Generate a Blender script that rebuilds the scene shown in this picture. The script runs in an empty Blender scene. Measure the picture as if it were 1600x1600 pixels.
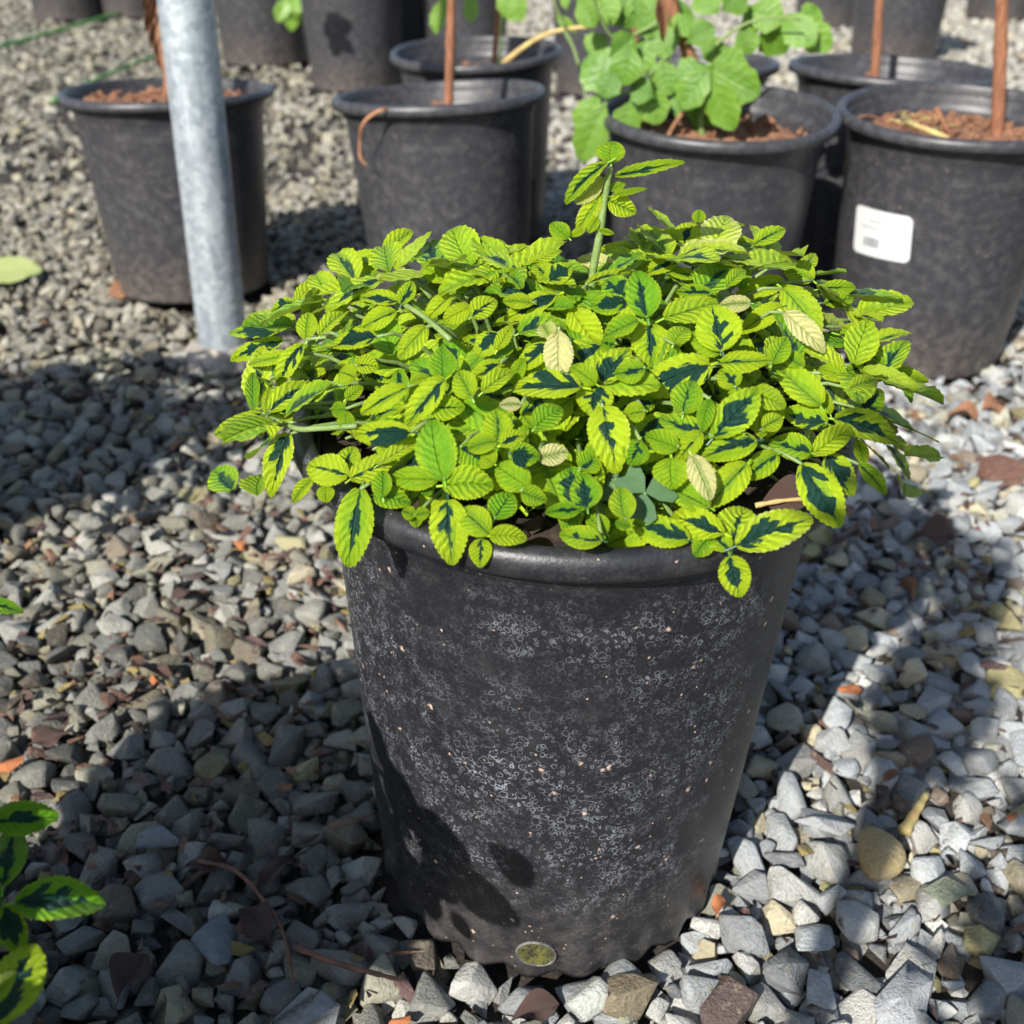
import bpy, bmesh, math, random
import numpy as np
from mathutils import Vector, Matrix, Quaternion
random.seed(7); RNG = np.random.default_rng(7)
S = bpy.context.scene
COL = S.collection

# ------------------------------------------------------------------ camera
CAM = Vector((-0.0344, -0.7167, 0.7577)); PITCH = math.radians(30.0); FPX = 1700.0
FW = Vector((0, math.cos(PITCH), -math.sin(PITCH))); UP = Vector((0, math.sin(PITCH), math.cos(PITCH)))
cd = bpy.data.cameras.new('camera'); cam = bpy.data.objects.new('camera', cd); COL.objects.link(cam)
cam.location = CAM; cam.rotation_euler = (math.pi / 2 - PITCH, 0, 0)
cd.sensor_width = 36.0; cd.lens = 36.0 * FPX / 1600.0; cd.clip_start = 0.02; cd.clip_end = 500
cd.dof.use_dof = True; cd.dof.focus_distance = 0.74; cd.dof.aperture_fstop = 7.2
S.camera = cam
# ------------------------------------------------------------------ sky, sun, exposure
SUN_EL = math.radians(36.0); SUN_AZ = math.radians(30.0)       # light travels toward +y, turned to +x
SD = Vector((math.sin(SUN_AZ) * math.cos(SUN_EL), math.cos(SUN_AZ) * math.cos(SUN_EL), -math.sin(SUN_EL)))
w = bpy.data.worlds.new('World'); S.world = w; w.use_nodes = True
nt = w.node_tree; bg = nt.nodes['Background']
sky = nt.nodes.new('ShaderNodeTexSky'); sky.sky_type = 'NISHITA'; sky.sun_disc = False
sky.sun_elevation = SUN_EL; sky.sun_rotation = math.atan2(-SD.x, -SD.y)
nt.links.new(sky.outputs[0], bg.inputs[0]); bg.inputs[1].default_value = 0.085
sl = bpy.data.lights.new('sun', 'SUN'); sl.energy = 4.6; sl.angle = math.radians(0.53); sl.color = (1.0, 0.96, 0.89)
so = bpy.data.objects.new('sun', sl); COL.objects.link(so)
so.rotation_euler = SD.to_track_quat('-Z', 'Y').to_euler(); so.location = (-3, -5, 5)
S.view_settings.view_transform = 'Standard'; S.view_settings.look = 'None'
S.view_settings.exposure = 0.95; S.view_settings.gamma = 1.0; S.view_settings.use_curve_mapping = False

# ------------------------------------------------------------------ helpers
def ray(u, v):
    return FW + Vector((1, 0, 0)) * ((u - 800) / FPX) - UP * ((v - 800) / FPX)
def at_depth(u, v, Z): return CAM + ray(u, v) * Z
def at_z(u, v, z=0.0):
    d = ray(u, v); return CAM + d * ((z - CAM.z) / d.z)
def at_y(u, v, y):
    d = ray(u, v); return CAM + d * ((y - CAM.y) / d.y)
def px(P):
    q = Vector(P) - CAM; Z = q.dot(FW)
    return 800 + FPX * q.x / Z, 800 - FPX * q.dot(UP) / Z, Z
def tag(o, label=None, cat=None, group=None, kind=None):
    if label: o['label'] = label
    if cat: o['category'] = cat
    if group: o['group'] = group
    if kind: o['kind'] = kind
    return o
def empty(name, loc, label, cat, group=None):
    o = bpy.data.objects.new(name, None); o.empty_display_size = 0.05; o.location = loc; COL.objects.link(o)
    return tag(o, label, cat, group)
def mesh(name, verts, faces, mat, smooth=True, uv=None, col=None):
    me = bpy.data.meshes.new(name); me.from_pydata([tuple(v) for v in verts], [], [tuple(int(i) for i in f) for f in faces])
    if mat: me.materials.append(mat)
    if smooth: me.polygons.foreach_set('use_smooth', np.ones(len(me.polygons), dtype=bool))
    if uv is not None:
        li = np.empty(len(me.loops), dtype=np.int32); me.loops.foreach_get('vertex_index', li)
        l = me.uv_layers.new(name='UVMap'); l.data.foreach_set('uv', np.asarray(uv, dtype=np.float32)[li].ravel())
    if col is not None:
        a = me.color_attributes.new('col', 'FLOAT_COLOR', 'POINT'); a.data.foreach_set('color', np.asarray(col, dtype=np.float32).ravel())
    me.update(); return me
def mesh_np(name, V, F, mat, smooth=False, uv=None, col=None):
    """fast joined mesh; F is an (n,k) array"""
    me = bpy.data.meshes.new(name); V = np.asarray(V, dtype=np.float32); F = np.asarray(F, dtype=np.int32)
    k = F.shape[1]
    me.vertices.add(len(V)); me.vertices.foreach_set('co', V.ravel())
    me.loops.add(F.size); me.loops.foreach_set('vertex_index', F.ravel())
    me.polygons.add(len(F)); me.polygons.foreach_set('loop_start', np.arange(0, F.size, k, dtype=np.int32))
    me.polygons.foreach_set('loop_total', np.full(len(F), k, dtype=np.int32))
    me.polygons.foreach_set('use_smooth', np.broadcast_to(np.asarray(smooth, dtype=bool), (len(F),)).copy())
    if mat: me.materials.append(mat)
    if uv is not None:
        l = me.uv_layers.new(name='UVMap'); l.data.foreach_set('uv', np.asarray(uv, dtype=np.float32)[F.ravel()].ravel())
    if col is not None:
        a = me.color_attributes.new('col', 'FLOAT_COLOR', 'POINT'); a.data.foreach_set('color', np.asarray(col, dtype=np.float32).ravel())
    me.update(calc_edges=True); me.validate(); return me
def link(name, me, parent=None, M=None, color=None):
    o = bpy.data.objects.new(name, me); COL.objects.link(o)
    if parent: o.parent = parent
    if M is not None: o.matrix_local = M
    if color: o.color = color
    return o
def tube(pts, radii, n=8, cap=True):
    pts = [Vector(p) for p in pts]; V = []; F = []
    ref = Vector((0.13, 0.97, 0.2))
    for i, p in enumerate(pts):
        d = (pts[min(i + 1, len(pts) - 1)] - pts[max(i - 1, 0)]).normalized()
        a = d.cross(ref)
        if a.length < 0.1: a = d.cross(Vector((1, 0, 0)))
        a.normalize(); b = d.cross(a)
        r = radii[i] if hasattr(radii, '__len__') else radii
        for k in range(n):
            t = 2 * math.pi * k / n; V.append(p + (a * math.cos(t) + b * math.sin(t)) * r)
    for i in range(len(pts) - 1):
        for k in range(n):
            k2 = (k + 1) % n; F.append((i * n + k, i * n + k2, (i + 1) * n + k2, (i + 1) * n + k))
    if cap:
        F.append(tuple(range(n - 1, -1, -1))); F.append(tuple((len(pts) - 1) * n + k for k in range(n)))
    return V, F
def bez(a, b, c, n): return [a * (1 - t) ** 2 + b * 2 * t * (1 - t) + c * t * t for t in [i / (n - 1) for i in range(n)]]
def catmull(P, n=6):
    P = [Vector(p) for p in P]; Q = [P[0] * 2 - P[1]] + P + [P[-1] * 2 - P[-2]]; out = []
    for i in range(1, len(Q) - 2):
        for k in range(n):
            t = k / n; a, b, c, d = Q[i - 1], Q[i], Q[i + 1], Q[i + 2]
            out.append(0.5 * (b * 2 + (c - a) * t + (a * 2 - b * 5 + c * 4 - d) * t * t + (b * 3 - a - c * 3 + d) * t ** 3))
    return out + [P[-1]]
def rot_to(d, nrm):
    d = Vector(d).normalized(); nrm = Vector(nrm); nrm = (nrm - d * nrm.dot(d)).normalized(); s = nrm.cross(d)
    return d, s, nrm
def frame(p, d, nrm, L, W, H=None):
    d, s, n = rot_to(d, nrm); H = L if H is None else H
    return Matrix(((d.x * L, s.x * W, n.x * H, p.x), (d.y * L, s.y * W, n.y * H, p.y), (d.z * L, s.z * W, n.z * H, p.z), (0, 0, 0, 1)))

# ------------------------------------------------------------------ node helper
class NT:
    def __init__(s, name):
        s.m = bpy.data.materials.new(name); s.m.use_nodes = True; s.t = s.m.node_tree; s.N = s.t.nodes; s.L = s.t.links
        s.b = s.N['Principled BSDF']; s.out = s.N['Material Output']
    def n(s, typ, **kw):
        x = s.N.new('ShaderNode' + typ)
        for k, v in kw.items(): setattr(x, k, v)
        return x
    def put(s, sock, v):
        if hasattr(v, 'is_output') or isinstance(v, bpy.types.NodeSocket): s.L.new(v, sock)
        else: sock.default_value = v
    def math(s, op, a, b=0.0, c=0.0, clamp=False):
        x = s.n('Math', operation=op); x.use_clamp = clamp
        for i, v in enumerate((a, b, c)): s.put(x.inputs[i], v)
        return x.outputs[0]
    def mix(s, f, a, b, mode='MIX'):
        x = s.n('Mix', data_type='RGBA', blend_type=mode); s.put(x.inputs[0], f)
        for i, v in ((6, a), (7, b)):
            s.put(x.inputs[i], v if not isinstance(v, tuple) or len(v) == 4 else (*v, 1))
        return x.outputs[2]
    def noise(s, vec, scale, detail=4, rough=0.55, dim='3D', w=None):
        x = s.n('TexNoise', noise_dimensions=dim); x.inputs['Scale'].default_value = scale
        x.inputs['Detail'].default_value = detail; x.inputs['Roughness'].default_value = rough
        if vec is not None: s.L.new(vec, x.inputs['Vector'])
        if w is not None: s.put(x.inputs['W'], w)
        return x.outputs[0]
    def vor(s, vec, scale, feature='F1', rnd=1.0):
        x = s.n('TexVoronoi', feature=feature); x.inputs['Scale'].default_value = scale; x.inputs['Randomness'].default_value = rnd
        if vec is not None: s.L.new(vec, x.inputs['Vector'])
        return x
    def ramp(s, v, a, b): # smoothstep a..b
        x = s.n('MapRange', interpolation_type='SMOOTHSTEP'); s.put(x.inputs[0], v); s.put(x.inputs[1], a); s.put(x.inputs[2], b)
        return x.outputs[0]
    def bump(s, h, dist, strength=1.0, normal=None):
        x = s.n('Bump'); x.inputs['Strength'].default_value = strength; x.inputs['Distance'].default_value = dist
        s.L.new(h, x.inputs['Height'])
        if normal is not None: s.L.new(normal, x.inputs['Normal'])
        return x.outputs[0]
    def obj(s): return s.n('TexCoord').outputs['Object']
    def geo(s): return s.n('NewGeometry').outputs['Position']

def mat_soil(name, c1, c2, scale=60):
    m = NT(name); p = m.obj(); n1 = m.noise(p, scale, 6, 0.7); n2 = m.noise(p, scale * 0.2, 3)
    c = m.mix(m.ramp(n1, 0.3, 0.7), (*c1, 1), (*c2, 1)); c = m.mix(m.math('MULTIPLY', m.ramp(n2, 0.35, 0.7), 0.5), c, (c1[0] * 0.5, c1[1] * 0.5, c1[2] * 0.5, 1))
    m.put(m.b.inputs['Base Color'], c); m.b.inputs['Roughness'].default_value = 0.9
    m.L.new(m.bump(n1, 0.01, 0.9), m.b.inputs['Normal']); return m.m

def src_color(m, stuff):
    if stuff:
        a = m.n('Attribute', attribute_type='GEOMETRY', attribute_name='col'); return a.outputs['Color'], a.outputs['Alpha']
    o = m.n('ObjectInfo'); return o.outputs['Color'], o.outputs['Alpha']

def mat_stone(name, stuff):
    m = NT(name); c, wet = src_color(m, stuff); p = m.geo()
    n1 = m.noise(p, 55, 5, 0.65); n2 = m.noise(p, 330, 4, 0.7); n3 = m.noise(p, 140, 3, 0.5)
    n4 = m.noise(p, 900, 2, 0.6); k = m.math('ADD', m.math('MULTIPLY', n1, 0.8), m.math('ADD', m.math('MULTIPLY', n2, 0.75), m.math('MULTIPLY', n4, 0.4))); k = m.math('ADD', k, 0.06)
    cc = m.mix(1.0, c, k, 'MULTIPLY')
    cc = m.mix(m.math('MULTIPLY', m.ramp(n3, 0.56, 0.72), 0.45), cc, (0.33, 0.29, 0.2, 1))
    cc = m.mix(m.math('MULTIPLY', m.ramp(n1, 0.62, 0.75), 0.35), cc, (0.09, 0.07, 0.055, 1))
    m.put(m.b.inputs['Base Color'], cc)
    r = m.math('SUBTRACT', 0.82, m.math('MULTIPLY', wet, m.math('ADD', 0.3, m.math('MULTIPLY', n2, 0.35)))); m.put(m.b.inputs['Roughness'], r)
    m.b.inputs['Specular IOR Level'].default_value = 0.4
    nb = m.bump(n3, 0.004, 0.6); nb = m.bump(n2, 0.003, 1.0, nb); m.L.new(nb, m.b.inputs['Normal']); return m.m

def mat_pot(name, rings=1.0, dust=0.5, base=(0.021, 0.021, 0.024), rough=0.42, specks=1.0):
    m = NT(name); p = m.obj()
    warp = m.n('VectorMath', operation='ADD'); nz = m.n('TexNoise'); nz.inputs['Scale'].default_value = 90; m.L.new(p, nz.inputs['Vector'])
    sc = m.n('VectorMath', operation='SCALE'); m.L.new(nz.outputs['Color'], sc.inputs[0]); sc.inputs['Scale'].default_value = 0.006
    m.L.new(p, warp.inputs[0]); m.L.new(sc.outputs[0], warp.inputs[1]); q = warp.outputs[0]
    big = m.noise(p, 9, 3, 0.6); fine = m.noise(p, 420, 3, 0.7); mid = m.noise(p, 60, 3, 0.6)
    def ringset(scale, r0, wd, cut):
        v = m.vor(q, scale); d = v.outputs['Distance']; sx = m.n('SeparateColor'); m.L.new(v.outputs['Color'], sx.inputs[0])
        rad = m.math('ADD', r0, m.math('MULTIPLY', sx.outputs[0], 0.22))
        e = m.math('SUBTRACT', 1.0, m.ramp(m.math('ABSOLUTE', m.math('SUBTRACT', d, rad)), wd * 0.3, wd))
        return m.math('MULTIPLY', e, m.ramp(sx.outputs[1], cut, cut + 0.12))
    e1 = ringset(165, 0.31, 0.06, 0.3); e2 = ringset(260, 0.29, 0.085, 0.4); e3 = ringset(100, 0.32, 0.036, 0.7)
    lines = m.math('MAXIMUM', m.math('MAXIMUM', e1, e2), e3)
    mask = m.math('MULTIPLY', m.ramp(big, 0.3, 0.68), m.ramp(mid, 0.3, 0.66))
    sep = m.n('SeparateXYZ'); m.L.new(p, sep.inputs[0]); zz = sep.outputs['Z']
    band = m.math('MULTIPLY', m.ramp(zz, 0.05, 0.14), m.math('SUBTRACT', 1.0, m.ramp(zz, 0.34, 0.41)))
    lines = m.math('MULTIPLY', m.math('MULTIPLY', lines, mask), m.math('MULTIPLY', m.math('ADD', 0.25, m.math('MULTIPLY', band, 0.75)), rings))
    lines = m.math('MULTIPLY', lines, m.ramp(fine, 0.2, 0.5))
    c = m.mix(m.math('MULTIPLY', m.ramp(fine, 0.45, 0.8), 0.18 * dust + 0.03), (*base, 1), (0.16, 0.155, 0.15, 1))
    c = m.mix(m.math('MULTIPLY', m.ramp(mid, 0.4, 0.75), 0.16 * dust), c, (0.2, 0.19, 0.18, 1))
    low = m.math('SUBTRACT', 1.0, m.ramp(zz, 0.0, 0.15)); c = m.mix(m.math('MULTIPLY', low, m.math('MULTIPLY', m.ramp(mid, 0.25, 0.7), 0.32 * dust)), c, (0.21, 0.165, 0.13, 1))
    c = m.mix(m.math('MULTIPLY', lines, 0.7), c, (0.36, 0.39, 0.46, 1))
    v2 = m.vor(q, 75); sx = m.n('SeparateColor'); m.L.new(v2.outputs['Color'], sx.inputs[0])
    sp = m.math('MULTIPLY', m.math('SUBTRACT', 1.0, m.ramp(m.math('ADD', v2.outputs['Distance'], m.math('MULTIPLY', m.math('SUBTRACT', m.noise(p, 230, 3, .7), 0.5), 0.5)), 0.06, 0.2)), m.ramp(sx.outputs[1], 0.86, 0.9))
    v3 = m.vor(q, 180); sx3 = m.n('SeparateColor'); m.L.new(v3.outputs['Color'], sx3.inputs[0])
    sp3 = m.math('MULTIPLY', m.math('SUBTRACT', 1.0, m.ramp(m.math('ADD', v3.outputs['Distance'], m.math('MULTIPLY', m.math('SUBTRACT', fine, 0.5), 0.5)), 0.06, 0.2)), m.ramp(m.math('ADD', sx3.outputs[1], m.math('MULTIPLY', low, 0.06)), 0.9, 0.93))
    c = m.mix(m.math('MULTIPLY', m.math('MAXIMUM', sp, sp3), 0.85 * specks), c, (0.52, 0.38, 0.3, 1))
    m.put(m.b.inputs['Base Color'], c)
    m.put(m.b.inputs['Roughness'], m.math('ADD', rough, m.math('MULTIPLY', m.math('ADD', lines, m.math('MULTIPLY', mid, 0.3)), 0.3)))
    m.b.inputs['Specular IOR Level'].default_value = 0.45
    nb = m.bump(m.noise(p, 25, 3), 0.004, 0.25); nb = m.bump(fine, 0.0006, 0.5, nb); m.L.new(nb, m.b.inputs['Normal']); return m.m

def mat_leaf(name, stuff, green=(0.16, 0.40, 0.014), yellow=(0.47, 0.63, 0.018), cream=(0.78, 0.75, 0.32), dark=(0.012, 0.06, 0.04), under=(0.5, 0.55, 0.16), patch=True, transl=0.32, veins=7.0, vk=0.3, bd=0.0026):
    """object colour: r = random, g = dark patch size, b = tone/2"""
    m = NT(name); c, al = src_color(m, stuff); sc = m.n('SeparateColor'); m.L.new(c, sc.inputs[0]); R, G, B = sc.outputs[0], sc.outputs[1], sc.outputs[2]
    uv = m.n('UVMap'); sx = m.n('SeparateXYZ'); m.L.new(uv.outputs[0], sx.inputs[0]); t = sx.outputs[0]
    a = m.math('MULTIPLY', m.math('SUBTRACT', sx.outputs[1], 0.5), 2.0); aa = m.math('ABSOLUTE', a); side = m.math('GREATER_THAN', a, 0.0)
    s = m.math('SUBTRACT', t, m.math('MULTIPLY', aa, 0.27)); nd = m.noise(uv.outputs[0], 4.0, 2, 0.5, '4D', m.math('MULTIPLY', R, 23.0)); sv = m.math('ADD', m.math('MULTIPLY', s, veins), m.math('MULTIPLY', m.math('SUBTRACT', nd, 0.5), 1.3))
    fr = m.math('ABSOLUTE', m.math('SUBTRACT', m.math('FRACT', m.math('ADD', sv, 10.0)), 0.5))       # 0.5 on a vein
    n0 = m.noise(uv.outputs[0], 14, 2)
    vein = m.math('MULTIPLY', m.ramp(fr, 0.43, 0.5), m.math('ADD', 0.3, m.math('MULTIPLY', n0, 0.7))); mid = m.math('SUBTRACT', 1.0, m.ramp(aa, 0.02, 0.09)); vv = m.math('MAXIMUM', vein, mid)
    comb = m.n('CombineXYZ'); m.L.new(t, comb.inputs[0]); m.L.new(a, comb.inputs[1]); m.L.new(m.math('MULTIPLY', R, 37.0), comb.inputs[2])
    n1 = m.noise(comb.outputs[0], 3.0, 4, 0.6); n2 = m.noise(comb.outputs[0], 22, 3, 0.6)
    tone = m.math('ADD', m.math('MULTIPLY', B, 2.0), m.math('MULTIPLY', m.math('SUBTRACT', n1, 0.5), 0.9))
    tone = m.math('ADD', tone, m.math('MULTIPLY', m.math('POWER', aa, 3.0), 0.35))
    col = m.mix(m.ramp(tone, 0.0, 1.0), (*green, 1), (*yellow, 1)); col = m.mix(m.ramp(tone, 1.25, 2.0), col, (*cream, 1))
    if patch:
        st = m.math('FLOOR', m.math('ADD', sv, 10.5)); cw = m.n('CombineXYZ'); m.L.new(st, cw.inputs[0]); m.L.new(side, cw.inputs[1]); m.L.new(m.math('MULTIPLY', R, 91.0), cw.inputs[2])
        wn = m.n('TexWhiteNoise'); m.L.new(cw.outputs[0], wn.inputs['Vector'])
        wid = m.math('MULTIPLY', G, m.math('ADD', 0.15, m.math('MULTIPLY', wn.outputs['Value'], 1.15)))
        cs = m.n('CombineXYZ'); m.L.new(side, cs.inputs[0]); m.L.new(m.math('MULTIPLY', R, 53.0), cs.inputs[1]); ws = m.n('TexWhiteNoise'); m.L.new(cs.outputs[0], ws.inputs['Vector'])
        wid = m.math('MULTIPLY', wid, m.math('ADD', 0.35, m.math('MULTIPLY', ws.outputs['Value'], 1.1)))
        env = m.math('MULTIPLY', m.ramp(t, -0.02, 0.12), m.math('SUBTRACT', 1.0, m.ramp(t, 0.5, 0.92))); wid = m.math('MULTIPLY', wid, m.math('MULTIPLY', env, 1.25))
        wid = m.math('ADD', wid, m.math('MULTIPLY', m.math('SUBTRACT', n2, 0.5), 0.3)); wid = m.math('ADD', wid, m.math('MULTIPLY', m.math('MULTIPLY', m.math('SUBTRACT', n1, 0.5), G), 1.3))
        dk = m.math('MULTIPLY', m.ramp(m.math('SUBTRACT', wid, aa), 0.0, 0.05), m.math('GREATER_THAN', G, 0.02))
        md = m.math('MULTIPLY', m.ramp(m.math('SUBTRACT', m.math('ADD', m.math('MULTIPLY', n1, 1.5), -0.42), aa), 0.0, 0.08), m.math('GREATER_THAN', R, 0.55))
        col = m.mix(m.math('MULTIPLY', md, 0.5), col, (0.13, 0.32, 0.03, 1))
        col = m.mix(dk, col, (*dark, 1))
        vcol = m.mix(dk, m.mix(1.0, col, (0.6, 0.78, 0.5, 1), 'MULTIPLY'), (0.045, 0.12, 0.085, 1))
    else:
        dk = None; vcol = m.mix(1.0, col, (1.35, 1.25, 1.3, 1), 'MULTIPLY')
    col = m.mix(m.math('MULTIPLY', vv, vk), col, vcol)
    bf = m.n('NewGeometry').outputs['Backfacing']
    und = m.mix(m.math('MULTIPLY', vv, 0.5), m.mix(0.5, (*under, 1), col), m.mix(1.0, (*under, 1), (0.7, 0.75, 0.6, 1), 'MULTIPLY'))
    top = col; fin = m.mix(bf, top, und)
    m.put(m.b.inputs['Base Color'], fin)
    m.put(m.b.inputs['Roughness'], m.math('ADD', m.math('ADD', 0.22, m.math('MULTIPLY', n2, 0.2)), m.math('MULTIPLY', bf, 0.3)))
    m.b.inputs['Specular IOR Level'].default_value = 0.5
    h = m.math('SUBTRACT', m.math('MULTIPLY', m.math('SUBTRACT', 0.5, fr), 1.0), m.math('MULTIPLY', mid, 0.7)); h = m.math('ADD', h, m.math('MULTIPLY', n2, 0.8))
    bmp = m.bump(h, bd, 1.0); m.L.new(bmp, m.b.inputs['Normal'])
    tr = m.n('BsdfTranslucent'); m.L.new(m.mix(1.0, fin, (1.0, 1.0, 0.5, 1), 'MULTIPLY'), tr.inputs[0])
    ms = m.n('MixShader'); ms.inputs[0].default_value = transl; m.L.new(m.b.outputs[0], ms.inputs[1]); m.L.new(tr.outputs[0], ms.inputs[2]); m.L.new(ms.outputs[0], m.out.inputs[0])
    return m.m

def mat_plain(name, c1, c2, scale, rough=0.7, bump=0.001, metal=0.0, stretch=None, spec=0.4):
    m = NT(name); p = m.obj()
    if stretch:
        mp = m.n('Mapping'); m.L.new(p, mp.inputs[0]); mp.inputs['Scale'].default_value = stretch; p = mp.outputs[0]
    n = m.noise(p, scale, 5, 0.6); n2 = m.noise(p, scale * 5, 3, 0.6)
    k = m.ramp(m.math('ADD', m.math('MULTIPLY', n, 0.7), m.math('MULTIPLY', n2, 0.3)), 0.35, 0.65)
    m.put(m.b.inputs['Base Color'], m.mix(k, (*c1, 1), (*c2, 1))); m.b.inputs['Roughness'].default_value = rough; m.b.inputs['Metallic'].default_value = metal
    m.b.inputs['Specular IOR Level'].default_value = spec
    if bump: m.L.new(m.bump(n2, bump, 0.7), m.b.inputs['Normal'])
    return m.m

M_POT = mat_pot('pot_plastic_marked', 0.8, 0.38, (0.012, 0.0123, 0.0155), 0.36); M_POTB = mat_pot('pot_plastic', 0.15, 1.0, (0.027, 0.0265, 0.031), 0.36, 0.3)
M_DIRT = mat_soil('ground_soil', (0.05, 0.038, 0.03), (0.022, 0.018, 0.016), 45)
M_PEAT = mat_soil('potting_peat', (0.34, 0.17, 0.09), (0.17, 0.075, 0.042), 90)
M_DPEAT = mat_soil('dark_peat', (0.06, 0.038, 0.026), (0.025, 0.017, 0.013), 120)
M_STONE = mat_stone('stone', False); M_GRAVEL = mat_stone('gravel', True)
M_LEAF = mat_leaf('variegated_leaf', False); M_LEAFS = mat_leaf('variegated_leaf_mass', True)
M_SHRUB = mat_leaf('shrub_leaf', False, green=(0.07, 0.185, 0.022), yellow=(0.165, 0.31, 0.035), cream=(0.3, 0.42, 0.1), under=(0.2, 0.3, 0.1), patch=False, transl=0.35, veins=5, bd=0.0012)
M_STEMG = mat_plain('green_stem', (0.12, 0.19, 0.05), (0.18, 0.25, 0.08), 60, 0.5)
M_BARK = mat_plain('brown_bark', (0.3, 0.13, 0.065), (0.16, 0.065, 0.035), 30, 0.75, 0.002, stretch=(6, 6, 1))
M_DEAD = mat_plain('dead_leaf', (0.3, 0.15, 0.07), (0.14, 0.06, 0.035), 60, 0.7)
M_DEADD = mat_plain('wet_dead_leaf', (0.09, 0.05, 0.04), (0.045, 0.025, 0.022), 60, 0.5)
M_CHIP = mat_plain('orange_chip', (0.5, 0.19, 0.07), (0.3, 0.1, 0.04), 50, 0.7)
M_STRAP = mat_plain('dry_strap', (0.4, 0.19, 0.09), (0.26, 0.12, 0.06), 50, 0.7)
M_TWIG = mat_plain('twig', (0.2, 0.1, 0.065), (0.1, 0.05, 0.035), 70, 0.7)
M_STRAW = mat_plain('straw', (0.5, 0.42, 0.16), (0.36, 0.24, 0.1), 50, 0.7)
M_CLOVER = mat_plain('clover', (0.045, 0.095, 0.04), (0.06, 0.115, 0.05), 80, 0.75, 0, spec=.2)
M_PALE = mat_plain('pale_leaf', (0.17, 0.24, 0.07), (0.33, 0.34, 0.14), 40, 0.6)
M_MOSS = mat_plain('mossy_soil', (0.014, 0.012, 0.009), (0.13, 0.13, 0.025), 160, 0.9, 0.004)
M_TWINE = mat_plain('green_twine', (0.05, 0.2, 0.04), (0.1, 0.3, 0.06), 40, 0.5)
M_WHITE = mat_plain('label_white', (0.56, 0.57, 0.56), (0.52, 0.53, 0.53), 30, 0.45, 0)
M_INK = mat_plain('label_ink', (0.1, 0.1, 0.13), (0.14, 0.14, 0.17), 90, 0.6, 0); M_INKF = mat_plain('label_ink_faded', (0.36, 0.36, 0.37), (0.42, 0.42, 0.43), 90, 0.6, 0)
M_CONC = mat_plain('footing', (0.33, 0.3, 0.26), (0.18, 0.16, 0.14), 40, 0.9, 0.004)
def mat_galv():
    m = NT('galvanised_steel'); p = m.obj(); mp = m.n('Mapping'); m.L.new(p, mp.inputs[0]); mp.inputs['Scale'].default_value = (9, 9, 1.2)
    n = m.noise(mp.outputs[0], 6, 5, 0.6); v = m.vor(p, 90); sx = m.n('SeparateColor'); m.L.new(v.outputs['Color'], sx.inputs[0])
    k = m.math('ADD', m.math('MULTIPLY', n, 0.7), m.math('MULTIPLY', sx.outputs[0], 0.3))
    m.put(m.b.inputs['Base Color'], m.mix(m.ramp(k, 0.3, 0.7), (0.31, 0.35, 0.385, 1), (0.5, 0.545, 0.575, 1)))
    m.put(m.b.inputs['Metallic'], 0.55); m.put(m.b.inputs['Roughness'], m.math('ADD', 0.34, m.math('MULTIPLY', n, 0.25)))
    m.L.new(m.bump(n, 0.002, 0.3), m.b.inputs['Normal']); return m.m
M_GALV = mat_galv()

# ------------------------------------------------------------------ layout of the pots (base x, base y, xy scale, z scale, tilt about x, tilt about y)
POTS = {
    'main': (0.0, 0.0, 1.0, 1.0, 0.0, 1.37),
    'left': (-0.73, 1.60, 1.06, 0.93, -2.0, 0.0),
    'middle': (-0.15, 1.37, 0.98, 1.0, -2.5, -2.5),
    'middle_back': (-0.105, 2.0, 0.99, 1.0, 2.5, -1.5),
    'centre': (0.314, 1.24, 1.02, 1.0, 4.0, 0.0),
    'centre_back': (0.33, 1.80, 1.04, 1.0, 0.0, 0.0),
    'right': (0.725, 1.235, 1.03, 1.0, 4.0, 0.0),
    'right_back': (0.745, 1.70, 1.08, 1.0, -0.5, 2.0),
}
FAR = [(405, 105, 71), (548, 146, 72), (728, 135, 62), (935, 152, 66), (1412, 100, 68), (1302, 45, 50), (1575, 32, 50), (90, 33, 54), (196, 30, 50), (650, 112, 62)]
NEIGH = {'near': (-0.545, -0.47), 'side': (-1.03, 0.33), 'behind': (-0.345, -1.117)}  # the last one is an added, unseen shade caster
foot = [(v[0], v[1], 0.15 * v[2]) for v in POTS.values()] + [(x, y, 0.15) for x, y in NEIGH.values()]
FARP = []
for u, v, a in FAR:
    g = at_z(u, v, 0.0); Z = px(g)[2]; r = a * Z / FPX; sc = r / 0.158
    FARP.append((g.x, g.y + r * 0.95, sc)); foot.append((g.x, g.y + r * 0.95, r * 0.95))

# ------------------------------------------------------------------ ground and gravel
def ground():
    n = 60; V = []; F = []
    xs = np.sign(np.linspace(-1, 1, n)) * np.abs(np.linspace(-1, 1, n)) ** 3 * 60
    for y in xs:
        for x in xs: V.append((x, y + 3, -0.024))
    for j in range(n - 1):
        for i in range(n - 1): F.append((j * n + i, j * n + i + 1, (j + 1) * n + i + 1, (j + 1) * n + i))
    return tag(link('ground', mesh('ground', V, F, M_DIRT)), kind='structure')
GROUND = ground()

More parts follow.
